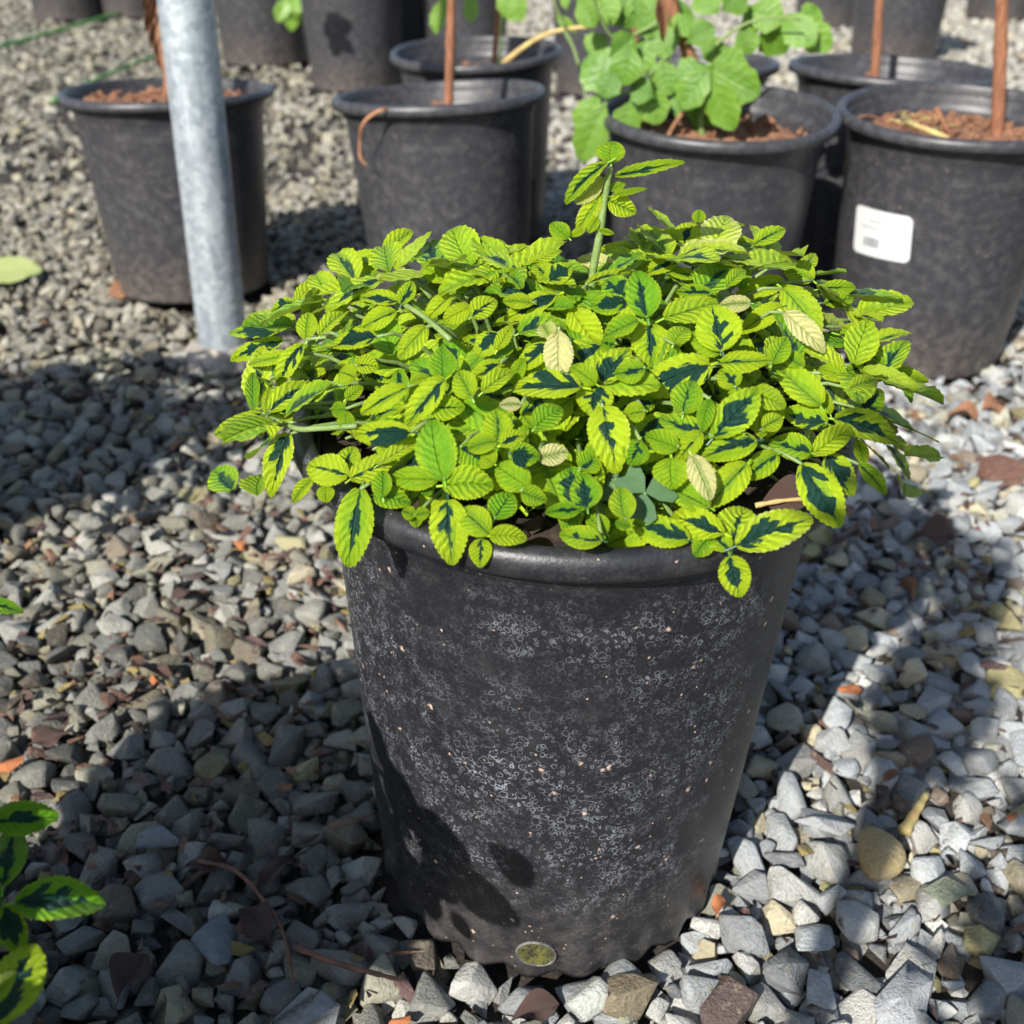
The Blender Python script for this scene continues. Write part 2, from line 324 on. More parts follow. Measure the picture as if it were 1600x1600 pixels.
def stone_proto(seed, npts, bevel, rough=0.0):
    r = random.Random(seed); bm = bmesh.new()
    for i in range(npts):
        v = Vector((r.gauss(0, 1), r.gauss(0, 1), r.gauss(0, 1))).normalized()
        e = r.uniform(0.84, 1.06); v = Vector([math.copysign(abs(c) ** 0.8, c) for c in v]) * e
        bm.verts.new(v)
    bmesh.ops.convex_hull(bm, input=bm.verts[:])
    bmesh.ops.delete(bm, geom=[v for v in bm.verts if not v.link_faces], context='VERTS')
    if bevel:
        bmesh.ops.dissolve_limit(bm, angle_limit=math.radians(14), verts=bm.verts[:], edges=bm.edges[:])
        bmesh.ops.bevel(bm, geom=bm.edges[:], offset=bevel, segments=2, profile=0.6, affect='EDGES', clamp_overlap=True)
    bmesh.ops.triangulate(bm, faces=bm.faces[:])
    if bevel:
        for v in bm.verts: v.co += Vector((r.gauss(0, 1), r.gauss(0, 1), r.gauss(0, 1))) * 0.012
    bm.verts.ensure_lookup_table(); bm.normal_update()
    V = np.array([v.co[:] for v in bm.verts], dtype=np.float32); mx = np.abs(V).max(axis=0); V /= mx
    F = np.array([[l.vert.index for l in f.loops] for f in bm.faces], dtype=np.int32); bm.free(); return V, F
P_HI = [stone_proto(100 + i, random.choice((10, 11, 12, 14)), 0.2) for i in range(26)]
P_LO = [stone_proto(300 + i, random.choice((9, 10, 12)), 0) for i in range(20)]
P_FAR = [stone_proto(500 + i, 8, 0) for i in range(14)]
P_HIM = [mesh('stone', V, F, M_STONE, smooth=True) for V, F in P_HI]

def stone_colour(x, y):
    """grey blue crushed rock; left side carries more olive, tan and wet brown pieces"""
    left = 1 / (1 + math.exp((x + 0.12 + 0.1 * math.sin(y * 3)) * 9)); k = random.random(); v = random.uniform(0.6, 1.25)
    if k < 0.50 - 0.22 * left: c = (0.29, 0.305, 0.31)
    elif k < 0.74 - 0.25 * left: c = (0.4, 0.4, 0.375)
    elif k < 0.84: c = (0.31, 0.305, 0.24) if random.random() < 0.6 else (0.19, 0.2, 0.205)
    elif k < 0.91: c = (0.38, 0.335, 0.23)
    elif k < 0.955: c = (0.2, 0.155, 0.12)
    elif k < 0.975: c = (0.33, 0.3, 0.15)
    else: c = (0.44, 0.43, 0.4)
    if y > 1.2: c = tuple(a * 0.55 + b * 0.45 for a, b in zip(c, (0.36, 0.32, 0.235)))
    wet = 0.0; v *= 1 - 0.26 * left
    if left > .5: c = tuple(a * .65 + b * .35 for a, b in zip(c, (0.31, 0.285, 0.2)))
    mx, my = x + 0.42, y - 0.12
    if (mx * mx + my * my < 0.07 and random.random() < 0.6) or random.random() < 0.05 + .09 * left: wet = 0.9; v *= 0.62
    return (c[0] * v, c[1] * v, c[2] * v, wet)

def blocked(x, y, s):
    for fx, fy, fr in foot:
        if (x - fx) ** 2 + (y - fy) ** 2 < (fr + s * 0.35) ** 2: return True
    return False
def dart(x0, x1, y0, y1, sizes, keep, tries=14, ov=0.86):
    cell = 0.03; grid = {}; out = []
    for s in sizes:
        for _ in range(tries):
            x = random.uniform(x0, x1); y = random.uniform(y0, y1)
            if not keep(x, y): continue
            ci, cj = int(x / cell + 1000), int(y / cell + 1000); ok = True
            for i in range(ci - 2, ci + 3):
                for j in range(cj - 2, cj + 3):
                    for (a, b, r) in grid.get((i, j), ()):
                        if (a - x) ** 2 + (b - y) ** 2 < ((r + s) * ov) ** 2: ok = False; break
                    if not ok: break
                if not ok: break
            if ok:
                grid.setdefault((ci, cj), []).append((x, y, s))
                if not blocked(x, y, s): out.append((x, y, s))
                break
    return out
def inview(x, y, m=0.16): return abs(x - CAM.x) < 0.53 * ((y - CAM.y) * 0.866 + 0.38) + m
def sizes(n, lo, hi): return sorted([lo + (hi - lo) * random.random() ** 1.9 for _ in range(n)], reverse=True)
near = dart(-1.05, 1.05, -0.38, 0.95, sizes(7500, 0.0065, 0.0205), inview, 16, 0.87)
def jitter(y0, y1, sp, jit, smin, smax):
    out = []; y = y0; row = 0
    while y < y1:
        hw = 0.53 * ((y - CAM.y) * 0.866 + 0.38) + 0.15
        x = CAM.x - hw + (row % 2) * sp * 0.5
        while x < CAM.x + hw:
            X = x + random.uniform(-jit, jit) * sp; Y = y + random.uniform(-jit, jit) * sp; s = random.uniform(smin, smax)
            if not blocked(X, Y, s): out.append((X, Y, s))
            x += sp
        y += sp * 0.87; row += 1
    return out
mid = [q for q in jitter(0.95, 2.5, 0.024, 0.5, 0.007, 0.0185) if random.random() < (.9 if q[0] > -.2 else .78)]
far = [q for q in jitter(2.5, 8.6, 0.042, 0.5, 0.012, 0.026) if random.random() < (.8 if q[0] > -.6 else .5)]
low = jitter(-0.36, 0.95, 0.021, 0.5, 0.008, 0.014)

def pose(x, y, s, zc, tilt=0.32):
    el = random.uniform(1.0, 1.55); a = s * math.sqrt(el) * 1.08; b = s / math.sqrt(el) * 1.12; c = min(a, b) * random.uniform(0.6, 0.95)
    R = Matrix.Rotation(random.uniform(0, 6.283), 3, 'Z') @ Matrix.Rotation(random.gauss(0, tilt), 3, 'X') @ Matrix.Rotation(random.gauss(0, tilt), 3, 'Y')
    return R, (a, b, c), Vector((x, y, zc))
def join_stones(sets):
    Vs, Fs, Cs, Ss = [], [], [], []; off = 0
    for protos, items in sets:
        for (R, sc, loc, c) in items:
            V, F = random.choice(protos); A = np.array(R @ Matrix.Diagonal(sc)); W = V @ A.T + np.array(loc)
            Vs.append(W); Fs.append(F + off); Cs.append(np.tile(c, (len(V), 1))); Ss.append(np.full(len(F), protos is P_HI)); off += len(V)
    return np.concatenate(Vs), np.concatenate(Fs), np.concatenate(Cs), np.concatenate(Ss)
items_near = []
for (x, y, s) in near:
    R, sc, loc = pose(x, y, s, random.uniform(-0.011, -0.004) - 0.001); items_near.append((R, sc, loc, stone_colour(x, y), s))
def rank(it):
    u, v, Z = px(it[2]); 
    if not (-10 < u < 1610 and -10 < v < 1610): return 0
    lx = abs(u - 880)
    if lx < 235 and 900 < v < 1490: return 0
    if 400 < u < 1400 and v < 900: return 0
    return it[4] / Z
items_near.sort(key=rank, reverse=True)
for (R, sc, loc, c, s) in items_near[:300]:
    o = link('stone', random.choice(P_HIM), GROUND, Matrix.Translation(loc) @ (R @ Matrix.Diagonal(sc)).to_4x4(), c)
def coloured(lst, z0, z1, tilt=0.35):
    out = []
    for (x, y, s) in lst:
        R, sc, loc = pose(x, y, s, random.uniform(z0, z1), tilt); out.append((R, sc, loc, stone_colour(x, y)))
    return out
GV, GF, GC, GS = join_stones([(P_HI, [i[:4] for i in items_near[300:]]), (P_LO, coloured(low, -0.024, -0.017, 0.5)),
                          (P_LO, coloured(mid, -0.016, -0.004)), (P_FAR, coloured(far, -0.018, -0.002))])
tag(link('gravel', mesh_np('gravel', GV, GF, M_GRAVEL, GS, col=GC), GROUND), kind='stuff')
lit = []
for _ in range(2600):
    if random.random() < .62: x, y = random.gauss(-.5, .28), random.gauss(.25, .5)
    else: x, y = random.gauss(.45, .3), random.gauss(.6, .4)
    if not (-.38 < y < 2.4 and inview(x, y)) or blocked(x, y, .02): continue
    s_ = random.uniform(.003, .011); R = Matrix.Rotation(random.uniform(0, 6.283), 3, 'Z') @ Matrix.Rotation(random.gauss(0, .4), 3, 'X') @ Matrix.Rotation(random.gauss(0, .4), 3, 'Y')
    c = random.choice(((.13, .07, .05), (.08, .045, .04), (.1, .06, .055), (.2, .11, .065), (.06, .045, .035), (.22, .17, .06)))
    lit.append((R, (s_ * random.uniform(1, 2.2), s_ * .7, s_ * .28), Vector((x, y, random.uniform(-.012, .004))), (*c, .5)))
LV, LF, LC, LS = join_stones([(P_FAR, lit)]); tag(link('leaf_litter', mesh_np('leaf_litter', LV, LF, M_GRAVEL, False, col=LC), GROUND), kind='stuff')
def special_stone(u, v, proto, sc, rot, c, z=0.004):
    p = at_z(u, v, z); return link('stone', P_HIM[proto], GROUND, Matrix.Translation(p) @ (Matrix.Rotation(rot, 3, 'Z') @ Matrix.Diagonal(sc)).to_4x4(), c)
# the rounded tan pebble to the right of the pot: smooth, kidney shaped
bm = bmesh.new(); bmesh.ops.create_icosphere(bm, subdivisions=3, radius=1.0)
for v in bm.verts:
    v.co.x *= 1 + 0.12 * math.sin(v.co.y * 2.2); v.co.y += 0.22 * v.co.x ** 2 - 0.1
pv = [v.co.copy() for v in bm.verts]; pf = [[x.index for x in f.verts] for f in bm.faces]; bm.free()
link('stone', mesh('pebble', pv, pf, M_STONE), GROUND, Matrix.Translation(at_z(1374, 1335, 0.008)) @ (Matrix.Rotation(math.radians(80), 3, 'Z') @ Matrix.Diagonal((0.0285, 0.021, 0.016))).to_4x4(), (0.40, 0.31, 0.155, 0.15))
for a in [(1480, 1395, 3, (.024, .016, .012), .4, (.16, .18, .13, 0)), (1410, 1560, 5, (.036, .022, .014), .9, (.32, .33, .34, 0)), (1310, 1170, 8, (.02, .025, .012), .2, (.36, .36, .35, 0)),
          (1140, 1575, 2, (.026, .018, .014), .8, (.085, .06, .052, .9)), (990, 1560, 7, (.026, .018, .015), .1, (.17, .14, .09, .9)), (925, 1560, 11, (.021, .016, .014), .5, (.38, .39, .36, 0)),
          (1290, 1285, 9, (.03, .016, .013), .2, (.3, .31, .32, 0)), (480, 1590, 6, (.033, .02, .016), .5, (.28, .29, .3, 0)), (330, 1475, 13, (.018, .03, .015), .3, (.2, .225, .25, 0)),
          (1560, 735, 4, (.05, .036, .012), .3, (.16, .08, .055, .5)), (465, 895, 15, (.024, .016, .013), .4, (.42, .37, .26, 0)), (240, 1322, 17, (.022, .015, .013), .5, (.22, .24, .27, 0))]:
    special_stone(*a)

# ------------------------------------------------------------------ pots
POT_CACHE = {}
def pot_mesh(mat, scallop, seed):
    key = (mat.name, scallop, seed)
    if key in POT_CACHE: return POT_CACHE[key]
    r = random.Random(seed); n = 132
    prof = [(0.05, 0.004), (0.143, 0.004), (0.1495, 0.001), (0.1505, 0.006), (0.151, 0.014), (0.1513, 0.026), (0.1525, 0.034), (0.157, 0.10), (0.1615, 0.17), (0.166, 0.24), (0.1705, 0.31), (0.1742, 0.365), (0.1762, 0.388), (0.1792, 0.394), (0.1795, 0.409), (0.181, 0.4115),
            (0.1955, 0.4105), (0.1985, 0.412), (0.2, 0.416), (0.1998, 0.422), (0.198, 0.427), (0.1945, 0.4297), (0.190, 0.4302), (0.1862, 0.4285), (0.1842, 0.424), (0.1825, 0.412), (0.1805, 0.396), (0.1745, 0.391), (0.173, 0.384), (0.170, 0.34), (0.166, 0.27)]
    V = []; F = []; ph = [r.uniform(0, 6.28) for _ in range(3)]
    for (rr, z) in prof:
        for k in range(n):
            t = 2 * math.pi * k / n; R = rr
            R += 0.0011 * math.sin(2 * t + ph[0]) * (z / 0.4) + 0.0005 * math.sin(5 * t + ph[1])
            zz = z + 0.0016 * math.sin(2 * t + ph[2]) * (z / 0.43)
            if scallop and 0.0005 < z < 0.034 and rr > 0.146:
                f = 1 - z / 0.034; wv = math.cos(22 * t)
                R += 0.0022 * wv * f; zz += 0.0065 * max(0, -wv) * f
            V.append((R * math.cos(t), R * math.sin(t), zz))
    for i in range(len(prof) - 1):
        for k in range(n):
            k2 = (k + 1) % n; F.append((i * n + k, i * n + k2, (i + 1) * n + k2, (i + 1) * n + k))
    F.append(tuple(range(n - 1, -1, -1)))
    POT_CACHE[key] = mesh('pot', V, F, mat); return POT_CACHE[key]
def soil_mesh(name, R, z0, mat, amp, seed, mound=0.0):
    r = random.Random(seed); V = [(0, 0, z0 + mound)]; F = []; nr, n = 12, 48
    offs = [(r.uniform(-9, 9), r.uniform(-9, 9)) for _ in range(2)]
    from mathutils import noise as NZ
    for i in range(1, nr + 1):
        for k in range(n):
            t = 2 * math.pi * k / n; rr = R * i / nr; x, y = rr * math.cos(t), rr * math.sin(t)
            z = z0 + mound * (1 - (i / nr) ** 2) + amp * NZ.noise(Vector((x * 30 + offs[0][0], y * 30, 0))) + amp * 0.6 * NZ.noise(Vector((x * 90, y * 90 + offs[1][0], 1)))
            V.append((x, y, z))
    for k in range(n): F.append((0, 1 + k, 1 + (k + 1) % n))
    for i in range(nr - 1):
        for k in range(n):
            k2 = (k + 1) % n; a = 1 + i * n; b = a + n; F.append((a + k, b + k, b + k2, a + k2))
    return mesh(name, V, F, mat)
def clods(name, R, z0, mat, n, seed, s0=0.004, s1=0.011):
    r = random.Random(seed); Vs, Fs = [], []; off = 0
    for _ in range(n):
        rr = R * math.sqrt(r.random()); t = r.uniform(0, 6.283); V, F = P_FAR[r.randrange(len(P_FAR))]; s = r.uniform(s0, s1)
        Rm = np.array(Quaternion((r.gauss(0, 1), r.gauss(0, 1), r.gauss(0, 1), r.gauss(0, 1))).normalized().to_matrix())
        Vs.append((V * np.array([s * r.uniform(0.8, 1.9), s, s * 0.7])) @ Rm.T + np.array([rr * math.cos(t), rr * math.sin(t), z0 + r.uniform(-0.002, 0.005)])); Fs.append(F + off); off += len(V)
    return mesh_np(name, np.concatenate(Vs), np.concatenate(Fs), mat, False)
def pot_root(key, name, label, cat, group, soil='peat', zs=0.365):
    x, y, sx, sz, tx, ty = POTS[key]
    e = empty(name, (x, y, 0.0), label, cat, group); e.rotation_euler = (math.radians(tx), math.radians(ty), random.uniform(-3, 3) if key != 'main' else 0)
    e.rotation_mode = 'XYZ'; e.rotation_euler = (math.radians(tx), math.radians(ty), 0)
    p = link('pot', pot_mesh(M_POT if key == 'main' else M_POTB, key == 'main', 3 if key == 'main' else hash(key) % 5 if False else len(key) % 4), e, Matrix.Diagonal((sx, sx, sz, 1)))
    if soil == 'peat':
        link('soil', soil_mesh('soil', 0.172 * sx, zs * sz, M_PEAT, 0.012, len(key) + 5, 0.012), e)
        tag(link('peat_clods', clods('peat_clods', 0.155 * sx, zs * sz + 0.012, M_PEAT, 170, len(key) + 9), e), kind='stuff')
    elif soil == 'dark':
        link('soil', soil_mesh('soil', 0.181 * sx, zs * sz, M_DPEAT, 0.01, len(key) + 5, 0.0), e)
        tag(link('peat_clods', clods('peat_clods', 0.17 * sx, zs * sz + 0.003, M_DPEAT, 260, len(key) + 9, 0.003, 0.007), e), kind='stuff')
    bpy.context.view_layer.update(); return e
def inv(e):
    bpy.context.view_layer.update(); return e.matrix_world.inverted()
def part_world(name, V, F, mat, e, smooth=True):
    I = inv(e); return link(name, mesh(name, [I @ Vector(v) for v in V], F, mat, smooth), e)

# ------------------------------------------------------------------ leaf shapes
def leaf_proto(nt_, na, teeth, droop, fold, bulge, seed, shape=(0.9, 0.75), lobes=0, petiole=0.14):
    r = random.Random(seed); V = []; UV = []; F = []; tw = r.uniform(-0.25, 0.25); wav = r.uniform(0.0, 0.035); wp = r.uniform(0, 6.28); sb = r.uniform(-0.06, 0.06)
    rows = []
    for i in range(nt_ + 1):
        t = i / nt_; h = 0.5 * (max(0.0, math.sin(math.pi * (0.015 + 0.97 * t) ** shape[0]))) ** shape[1]
        if i == nt_: h = 0.05 if teeth else 0.012
        row = []
        for j in range(-na, na + 1):
            a = j / na; x = t; hh = h; zed = 0.0
            if teeth and abs(j) == na:
                saw = (t * teeth) % 1.0; hh = hh + 0.034 * (abs(math.sin(math.pi * t * teeth)) - 0.6) * min(1, 8 * t, 8 * (1 - t) + .3); x += 0.014 * (saw - 0.5); zed = 0.013 * math.sin(2 * math.pi * t * teeth * 0.5 + wp)
            if lobes and abs(j) == na: hh *= 1 + 0.07 * math.cos(2 * math.pi * lobes * t)
            y = a * hh; s = t - 0.27 * abs(a)
            z = -droop * t * t + fold * abs(y) - 0.25 * fold * y * y * 4 + bulge * abs(math.sin(math.pi * (7 * s + 0.5))) * (1 - abs(a) ** 3) + tw * y * t * 0.8 + wav * math.sin(9 * t + wp) * (abs(a) ** 2) + zed
            y += sb * math.sin(math.pi * t)
            row.append(len(V)); V.append((x, y, z)); UV.append((t, a * 0.5 + 0.5))
        rows.append(row)
    for i in range(nt_):
        for j in range(2 * na): F.append((rows[i][j], rows[i + 1][j], rows[i + 1][j + 1], rows[i][j + 1]))
    if petiole:
        b = len(V)
        for x in (-petiole, 0.02):
            for y, z in ((-0.035, 0), (0, -0.02), (0.035, 0)): V.append((x, y, z - (0.05 if x < 0 else 0.004))); UV.append((0.0, 0.5))
        F += [(b, b + 3, b + 4, b + 1), (b + 1, b + 4, b + 5, b + 2)]
    return np.array(V), np.array(F), np.array(UV)
PL = [leaf_proto(39, 5, 13, random.uniform(0.0, 0.34), random.uniform(0.05, 0.55), 0.008, 40 + i, (random.uniform(.78, .98), random.uniform(.58, .72))) for i in range(16)]
PLM = [mesh('leaf', V, F, M_LEAF, True, UV) for V, F, UV in PL]
PLL = [leaf_proto(18, 2, 9, random.uniform(0.02, 0.3), random.uniform(0.12, 0.5), 0.0, 80 + i, (.88, .66), petiole=0) for i in range(8)]
PS = [leaf_proto(18, 3, 0, random.uniform(0.08, 0.3), random.uniform(0.1, 0.35), 0.01, 140 + i, (1.15, 0.7), lobes=3 + i % 2, petiole=0.1) for i in range(6)]
PSM = [mesh('leaf', V, F, M_SHRUB, True, UV) for V, F, UV in PS]
def join_leaves(mats, cols):
    Vs, Fs, Us, Cs = [], [], [], []; off = 0
    for M, c in zip(mats, cols):
        V, F, U = random.choice(PLL); A = np.array(M); Vs.append(V @ A[:3, :3].T + A[:3, 3]); Fs.append(F + off); Us.append(U); Cs.append(np.tile(c, (len(V), 1))); off += len(V)
    return np.concatenate(Vs), np.concatenate(Fs), np.concatenate(Us), np.concatenate(Cs)
def leaf_col(tone=None, dark=None):
    if tone is None: tone = min(1.5, max(0.0, random.gauss(0.62, 0.33)))
    if dark is None:
        k = random.random(); dark = 0.0 if k < 0.55 else random.uniform(0.2, 0.45) if k < 0.85 else random.uniform(0.5, 0.8)
    return (random.random(), dark, min(1.0, tone / 2), 1.0)

# ------------------------------------------------------------------ the potted plant in front
main = pot_root('main', 'potted_plant', 'large black nursery pot full of lime green variegated foliage, in the foreground', 'potted plant', None, 'dark', 0.412)
DC = Vector((0.012, 0.05)); DR = 0.236
def dome(x, y): 
    r = math.hypot(x - DC.x, y - DC.y); return 0.437 + 0.098 * (1 - (r / DR) ** 3)
def dome_n(x, y):
    e = 0.004; return Vector((-(dome(x + e, y) - dome(x - e, y)) / (2 * e), -(dome(x, y + e) - dome(x, y - e)) / (2 * e), 1)).normalized()
def dome_hit(u, v):
    d = ray(u, v); best = None; t = 0.5; prev = None
    while t < 1.3:
        P = CAM + d * t; g = P.z - dome(P.x, P.y)
        if g <= 0: return P
        if best is None or g < best[0]: best = (g, P)
        t += 0.002
    return best[1]
SUNV = -SD
individual = []; mass = []; stems = []
def place_px(bu, bv, tu, tv, w_, tone, dark, lift=None, P0=None, alpha=0.45):
    P0 = dome_hit(bu, bv) if P0 is None else P0
    dn = dome_n(P0.x, P0.y); dn = (dn + Vector((0, 0, 0.6))).normalized(); toc = (CAM - P0).normalized()
    N = (dn * alpha + toc * 0.62 + SUNV * 0.12 + Vector((random.gauss(0, .1), random.gauss(0, .1), random.gauss(0, .06)))).normalized()
    P0 = P0 + toc * (random.uniform(0.003, 0.02) if lift is None else lift)
    d = ray(tu, tv); t = (P0 - CAM).dot(N) / d.dot(N); P1 = CAM + d * t
    Z = (P0 - CAM).dot(FW); W = w_ * Z / FPX
    D = P1 - P0; L = D.length
    if L > 0.075: D *= 0.075 / L; L = 0.075
    individual.append((frame(P0, D, N, L * 1.04, W * 1.06), leaf_col(tone, dark))); return P0
Z4 = [ # foliage, left half: base, tip, width, tone, dark patch (in a 1600 px enlargement of [330,350,930,950])
 (290,440,70,440,85,.6,.75),(300,485,78,545,80,.7,.5),(330,545,150,572,70,.8,0),(385,500,262,655,85,.8,.4),(350,330,252,358,80,.6,.7),(350,335,435,235,55,.9,0),(395,480,400,365,85,.7,0),(450,465,562,340,65,.9,0),
 (690,470,510,510,85,.9,.6),(700,170,580,215,75,.8,0),(720,130,832,25,75,.8,0),(715,140,548,158,80,.7,0),(735,160,830,110,60,.5,0),(780,325,620,300,75,.9,.5),(790,335,835,240,75,.6,.5),(770,365,630,430,95,1,.2),
 (895,430,787,545,90,1.1,0),(965,645,960,515,112,.2,0),(1000,300,888,400,80,.9,.1),(1080,345,970,395,80,.9,0),(1085,385,1182,310,95,.9,.35),(1440,295,1228,395,90,1,.55),(1400,230,1350,165,100,.8,.1),(1410,240,1500,175,100,.6,.6),
 (1445,450,1440,628,118,2,0),(1195,455,1110,540,125,.8,.5),(1190,525,1248,420,60,.8,0),(1205,580,1080,640,80,.8,.65),(1405,500,1280,600,95,.9,.55),(1085,725,1030,618,105,.6,0),(1540,680,1255,665,122,1,.72),(1292,752,1203,752,58,2,0),
 (820,680,628,785,98,1,.1),(972,648,800,815,115,.8,.45),(600,590,692,592,80,1,.2),(832,868,588,868,98,1,.85),(968,1065,915,812,170,.2,0),(945,1065,748,1045,100,.4,0),(965,1090,1168,1085,138,.45,0),(985,1150,1005,1398,155,1,.3),
 (622,1105,560,1408,150,.45,.22),(570,1045,400,1000,140,.9,.1),(580,1062,757,960,115,.9,.25),(560,1040,590,925,100,.6,.2),(480,1085,480,1158,72,.6,0),(425,1060,332,1148,60,.8,0),(325,875,230,1115,115,1.1,.5),(212,790,8,868,72,.8,.6),
 (230,790,235,675,45,.8,0),(175,778,165,598,58,.2,0),(240,782,405,650,90,.8,.45),(1180,1228,1240,1115,120,.1,.1),(1295,1115,1392,1150,85,.4,0),(1158,1292,1038,1185,122,.55,.1),(1162,1300,1305,1302,88,.7,0),(1128,1312,1120,1425,92,.7,.3),
 (850,1215,795,1195,60,.5,0),(850,1215,905,1200,60,.5,0),(850,1215,855,1262,55,.5,0),(680,1130,812,1155,95,.25,0),(715,1140,715,1030,90,.3,0),(1195,900,1185,775,120,.6,.1),(1190,905,1068,925,90,.5,0),(1250,955,1362,965,100,.3,.9),
 (1205,920,1302,870,80,.8,.4),(1320,1098,1190,1000,125,.35,0),(1360,975,1480,945,90,2,0),(1350,850,1455,760,110,.2,0),(1540,1185,1495,1000,135,.2,.6),(560,770,500,770,70,.3,0),(560,730,630,680,60,.5,0),(470,690,390,690,80,.5,.1),
 (560,850,560,780,70,.4,0),(600,640,530,610,90,.7,.2),(900,760,1050,760,110,.5,.1),(830,660,905,630,50,.6,0),(700,1000,870,900,60,.9,0),(1130,700,1255,600,80,.7,.1),(1300,560,1260,660,60,.4,0),(880,1120,920,1100,60,.1,0),
 (1040,930,1140,1000,140,.3,.2),(760,950,700,900,90,.7,0),(1180,1000,1130,960,90,.7,0),(1360,870,1300,800,60,.6,0),(1000,230,880,170,85,.6,0),(1090,150,1085,75,65,.7,0),(1110,140,1230,55,75,.6,0),(1130,200,1250,140,60,.6,0),(1060,220,960,230,80,.4,.1),
 (1280,160,1350,95,55,.6,0),(940,160,1040,90,65,.6,0),(1180,260,1260,180,70,.5,.3),(1320,170,1450,95,70,.8,0),(670,300,560,320,70,.7,.2),(520,380,600,240,60,.6,.1),(1420,480,1380,400,80,1.6,0),(1340,330,1220,320,70,.9,0)]
Z5 = [ # right half, enlargement of [850,350,1450,950]
 (430,388,385,195,140,.1,.3),(500,392,724,312,118,.6,.05),(392,402,245,455,98,.35,0),(445,418,455,585,155,.7,.3),(742,530,700,345,182,.7,.55),(732,540,610,462,95,.45,0),(738,580,937,560,95,.8,.15),(692,585,425,675,158,.9,.75),
 (112,355,228,515,128,.95,0),(240,662,345,510,122,.9,.55),(215,665,115,590,95,.5,0),(222,672,205,798,148,.75,.4),(245,765,295,1004,165,1,.6),(1120,235,1010,160,110,.7,0),(995,268,1155,440,150,.65,0),(1000,370,1168,508,100,1.9,0),
 (992,345,826,425,90,1.05,.1),(1005,240,795,305,95,.9,.1),(705,888,885,690,150,.5,.5),(682,885,490,805,112,.4,.35),(885,905,665,970,108,.5,.45),(655,868,552,980,85,.7,.1),(560,930,425,880,105,.35,0),(530,975,540,1098,150,.45,0),
 (615,965,695,1135,105,2,0),(845,1000,695,1170,125,.75,.1),(690,1180,520,1085,112,.35,.05),(1180,832,1000,780,120,.5,.55),(1208,812,1478,885,125,.8,.4),(1118,962,1282,850,98,.75,0),(1112,952,950,900,115,.45,.25),(1075,1000,1235,1240,155,.8,.5),
 (1178,962,1285,1125,145,.75,.5),(1150,755,1000,580,135,.6,0),(1192,790,1140,680,70,.7,0),(1270,685,1395,640,75,.8,0),(1320,770,1408,690,105,.3,.6),(1310,1000,1432,1112,72,.4,.2),(1305,900,1335,995,60,.6,0),(790,1335,850,1175,180,.7,.15),
 (800,1340,1118,1215,158,1.1,.6),(750,1290,535,1200,128,1,.5),(772,1360,685,1260,92,.6,.3),(700,1300,630,1380,90,.3,0),(775,1385,820,1545,128,.8,.5),(605,1315,380,1240,125,.55,.45),(340,1232,320,1100,108,.5,0),(360,1260,300,1240,50,.3,0),
 (180,1185,160,1040,130,.2,.6),(150,1020,215,960,110,.3,.3),(240,1320,70,1290,100,.5,.3),(150,1190,10,1200,70,.2,.2),(260,1290,180,1210,90,.4,0),(920,860,850,790,80,.7,.1),(910,850,990,800,80,.8,.1),(905,890,900,810,60,.9,0),(970,960,840,1060,100,.5,.3),
 (1260,640,1150,600,80,.6,0),(1370,600,1260,610,70,.3,.3),(1450,600,1598,655,62,.6,0),(1450,600,1380,545,80,.5,0),(1450,600,1540,720,60,.2,.2),(1290,400,1482,340,52,.5,.1),(1240,430,1370,480,70,.9,0),(1230,460,1430,560,80,.4,.3),(1150,270,1300,255,60,.5,.3),(1170,330,1290,300,70,.5,.2),
 (570,90,460,60,120,.9,.3),(580,85,620,0,110,.9,.2),(590,105,785,98,62,.9,0),(600,60,730,35,40,.7,0),(870,80,665,55,52,.8,0),(875,85,1000,5,75,.6,.1),(560,150,420,205,80,1,.4),(470,110,230,110,75,1.2,.1),(300,180,140,140,70,1.7,0),(180,250,360,175,60,1,.2),
 (340,310,260,220,120,.2,.8),(350,330,200,330,90,.3,.6),(640,220,520,190,60,.5,.2),(700,290,560,270,60,.4,.4),(860,330,740,330,70,1.8,0),(1000,170,880,150,50,.6,.1),(820,180,760,130,50,1,0),(760,260,840,180,60,.5,0),(540,500,590,420,100,.5,0),(300,500,240,490,60,.2,.3),(60,220,0,230,110,.8,.2),(60,230,80,150,70,.4,.6),
 (420,780,330,800,90,.6,.1),(400,900,360,1000,110,.2,.2),(580,790,620,650,130,.3,.1),(800,680,740,600,100,.6,.5),(870,700,1010,740,110,.6,0),(950,580,1010,470,90,.4,0),(1080,600,1010,530,70,.4,0),(420,600,300,620,100,.4,.2),(690,730,660,860,70,.2,0)]
Z8 = [ # the sprig standing up at the back, enlargement of [860,200,1160,500]
 (505,290,515,105,230,.35,0),(470,290,70,600,150,.5,.35),(540,400,1095,265,120,.5,.35),(445,420,215,605,150,1.6,0),(430,540,222,835,150,1.2,0),(485,600,705,700,170,1.1,0),(520,560,800,490,60,.5,0),(500,520,620,440,90,.5,0),(400,740,320,870,90,.7,0),(410,850,525,880,55,.5,0),(150,915,5,790,150,.35,0),(170,900,300,830,70,.8,0),
 (1110,960,870,890,180,.9,.3),(1110,960,1190,790,150,.7,.2),(1230,790,1240,680,110,.5,0),(1240,860,1600,780,60,.6,0)]
SPR = at_depth(937, 372, 0.94)
for L, (ox, oy, s) in ((Z4, (330, 350, .375)), (Z5, (850, 350, .375))):
    for (a, b, c, d, w_, t, k) in L: stems.append(place_px(ox + a * s, oy + b * s, ox + c * s, oy + d * s, w_ * s, t, k))
sprig_base = dome_hit(925, 440)
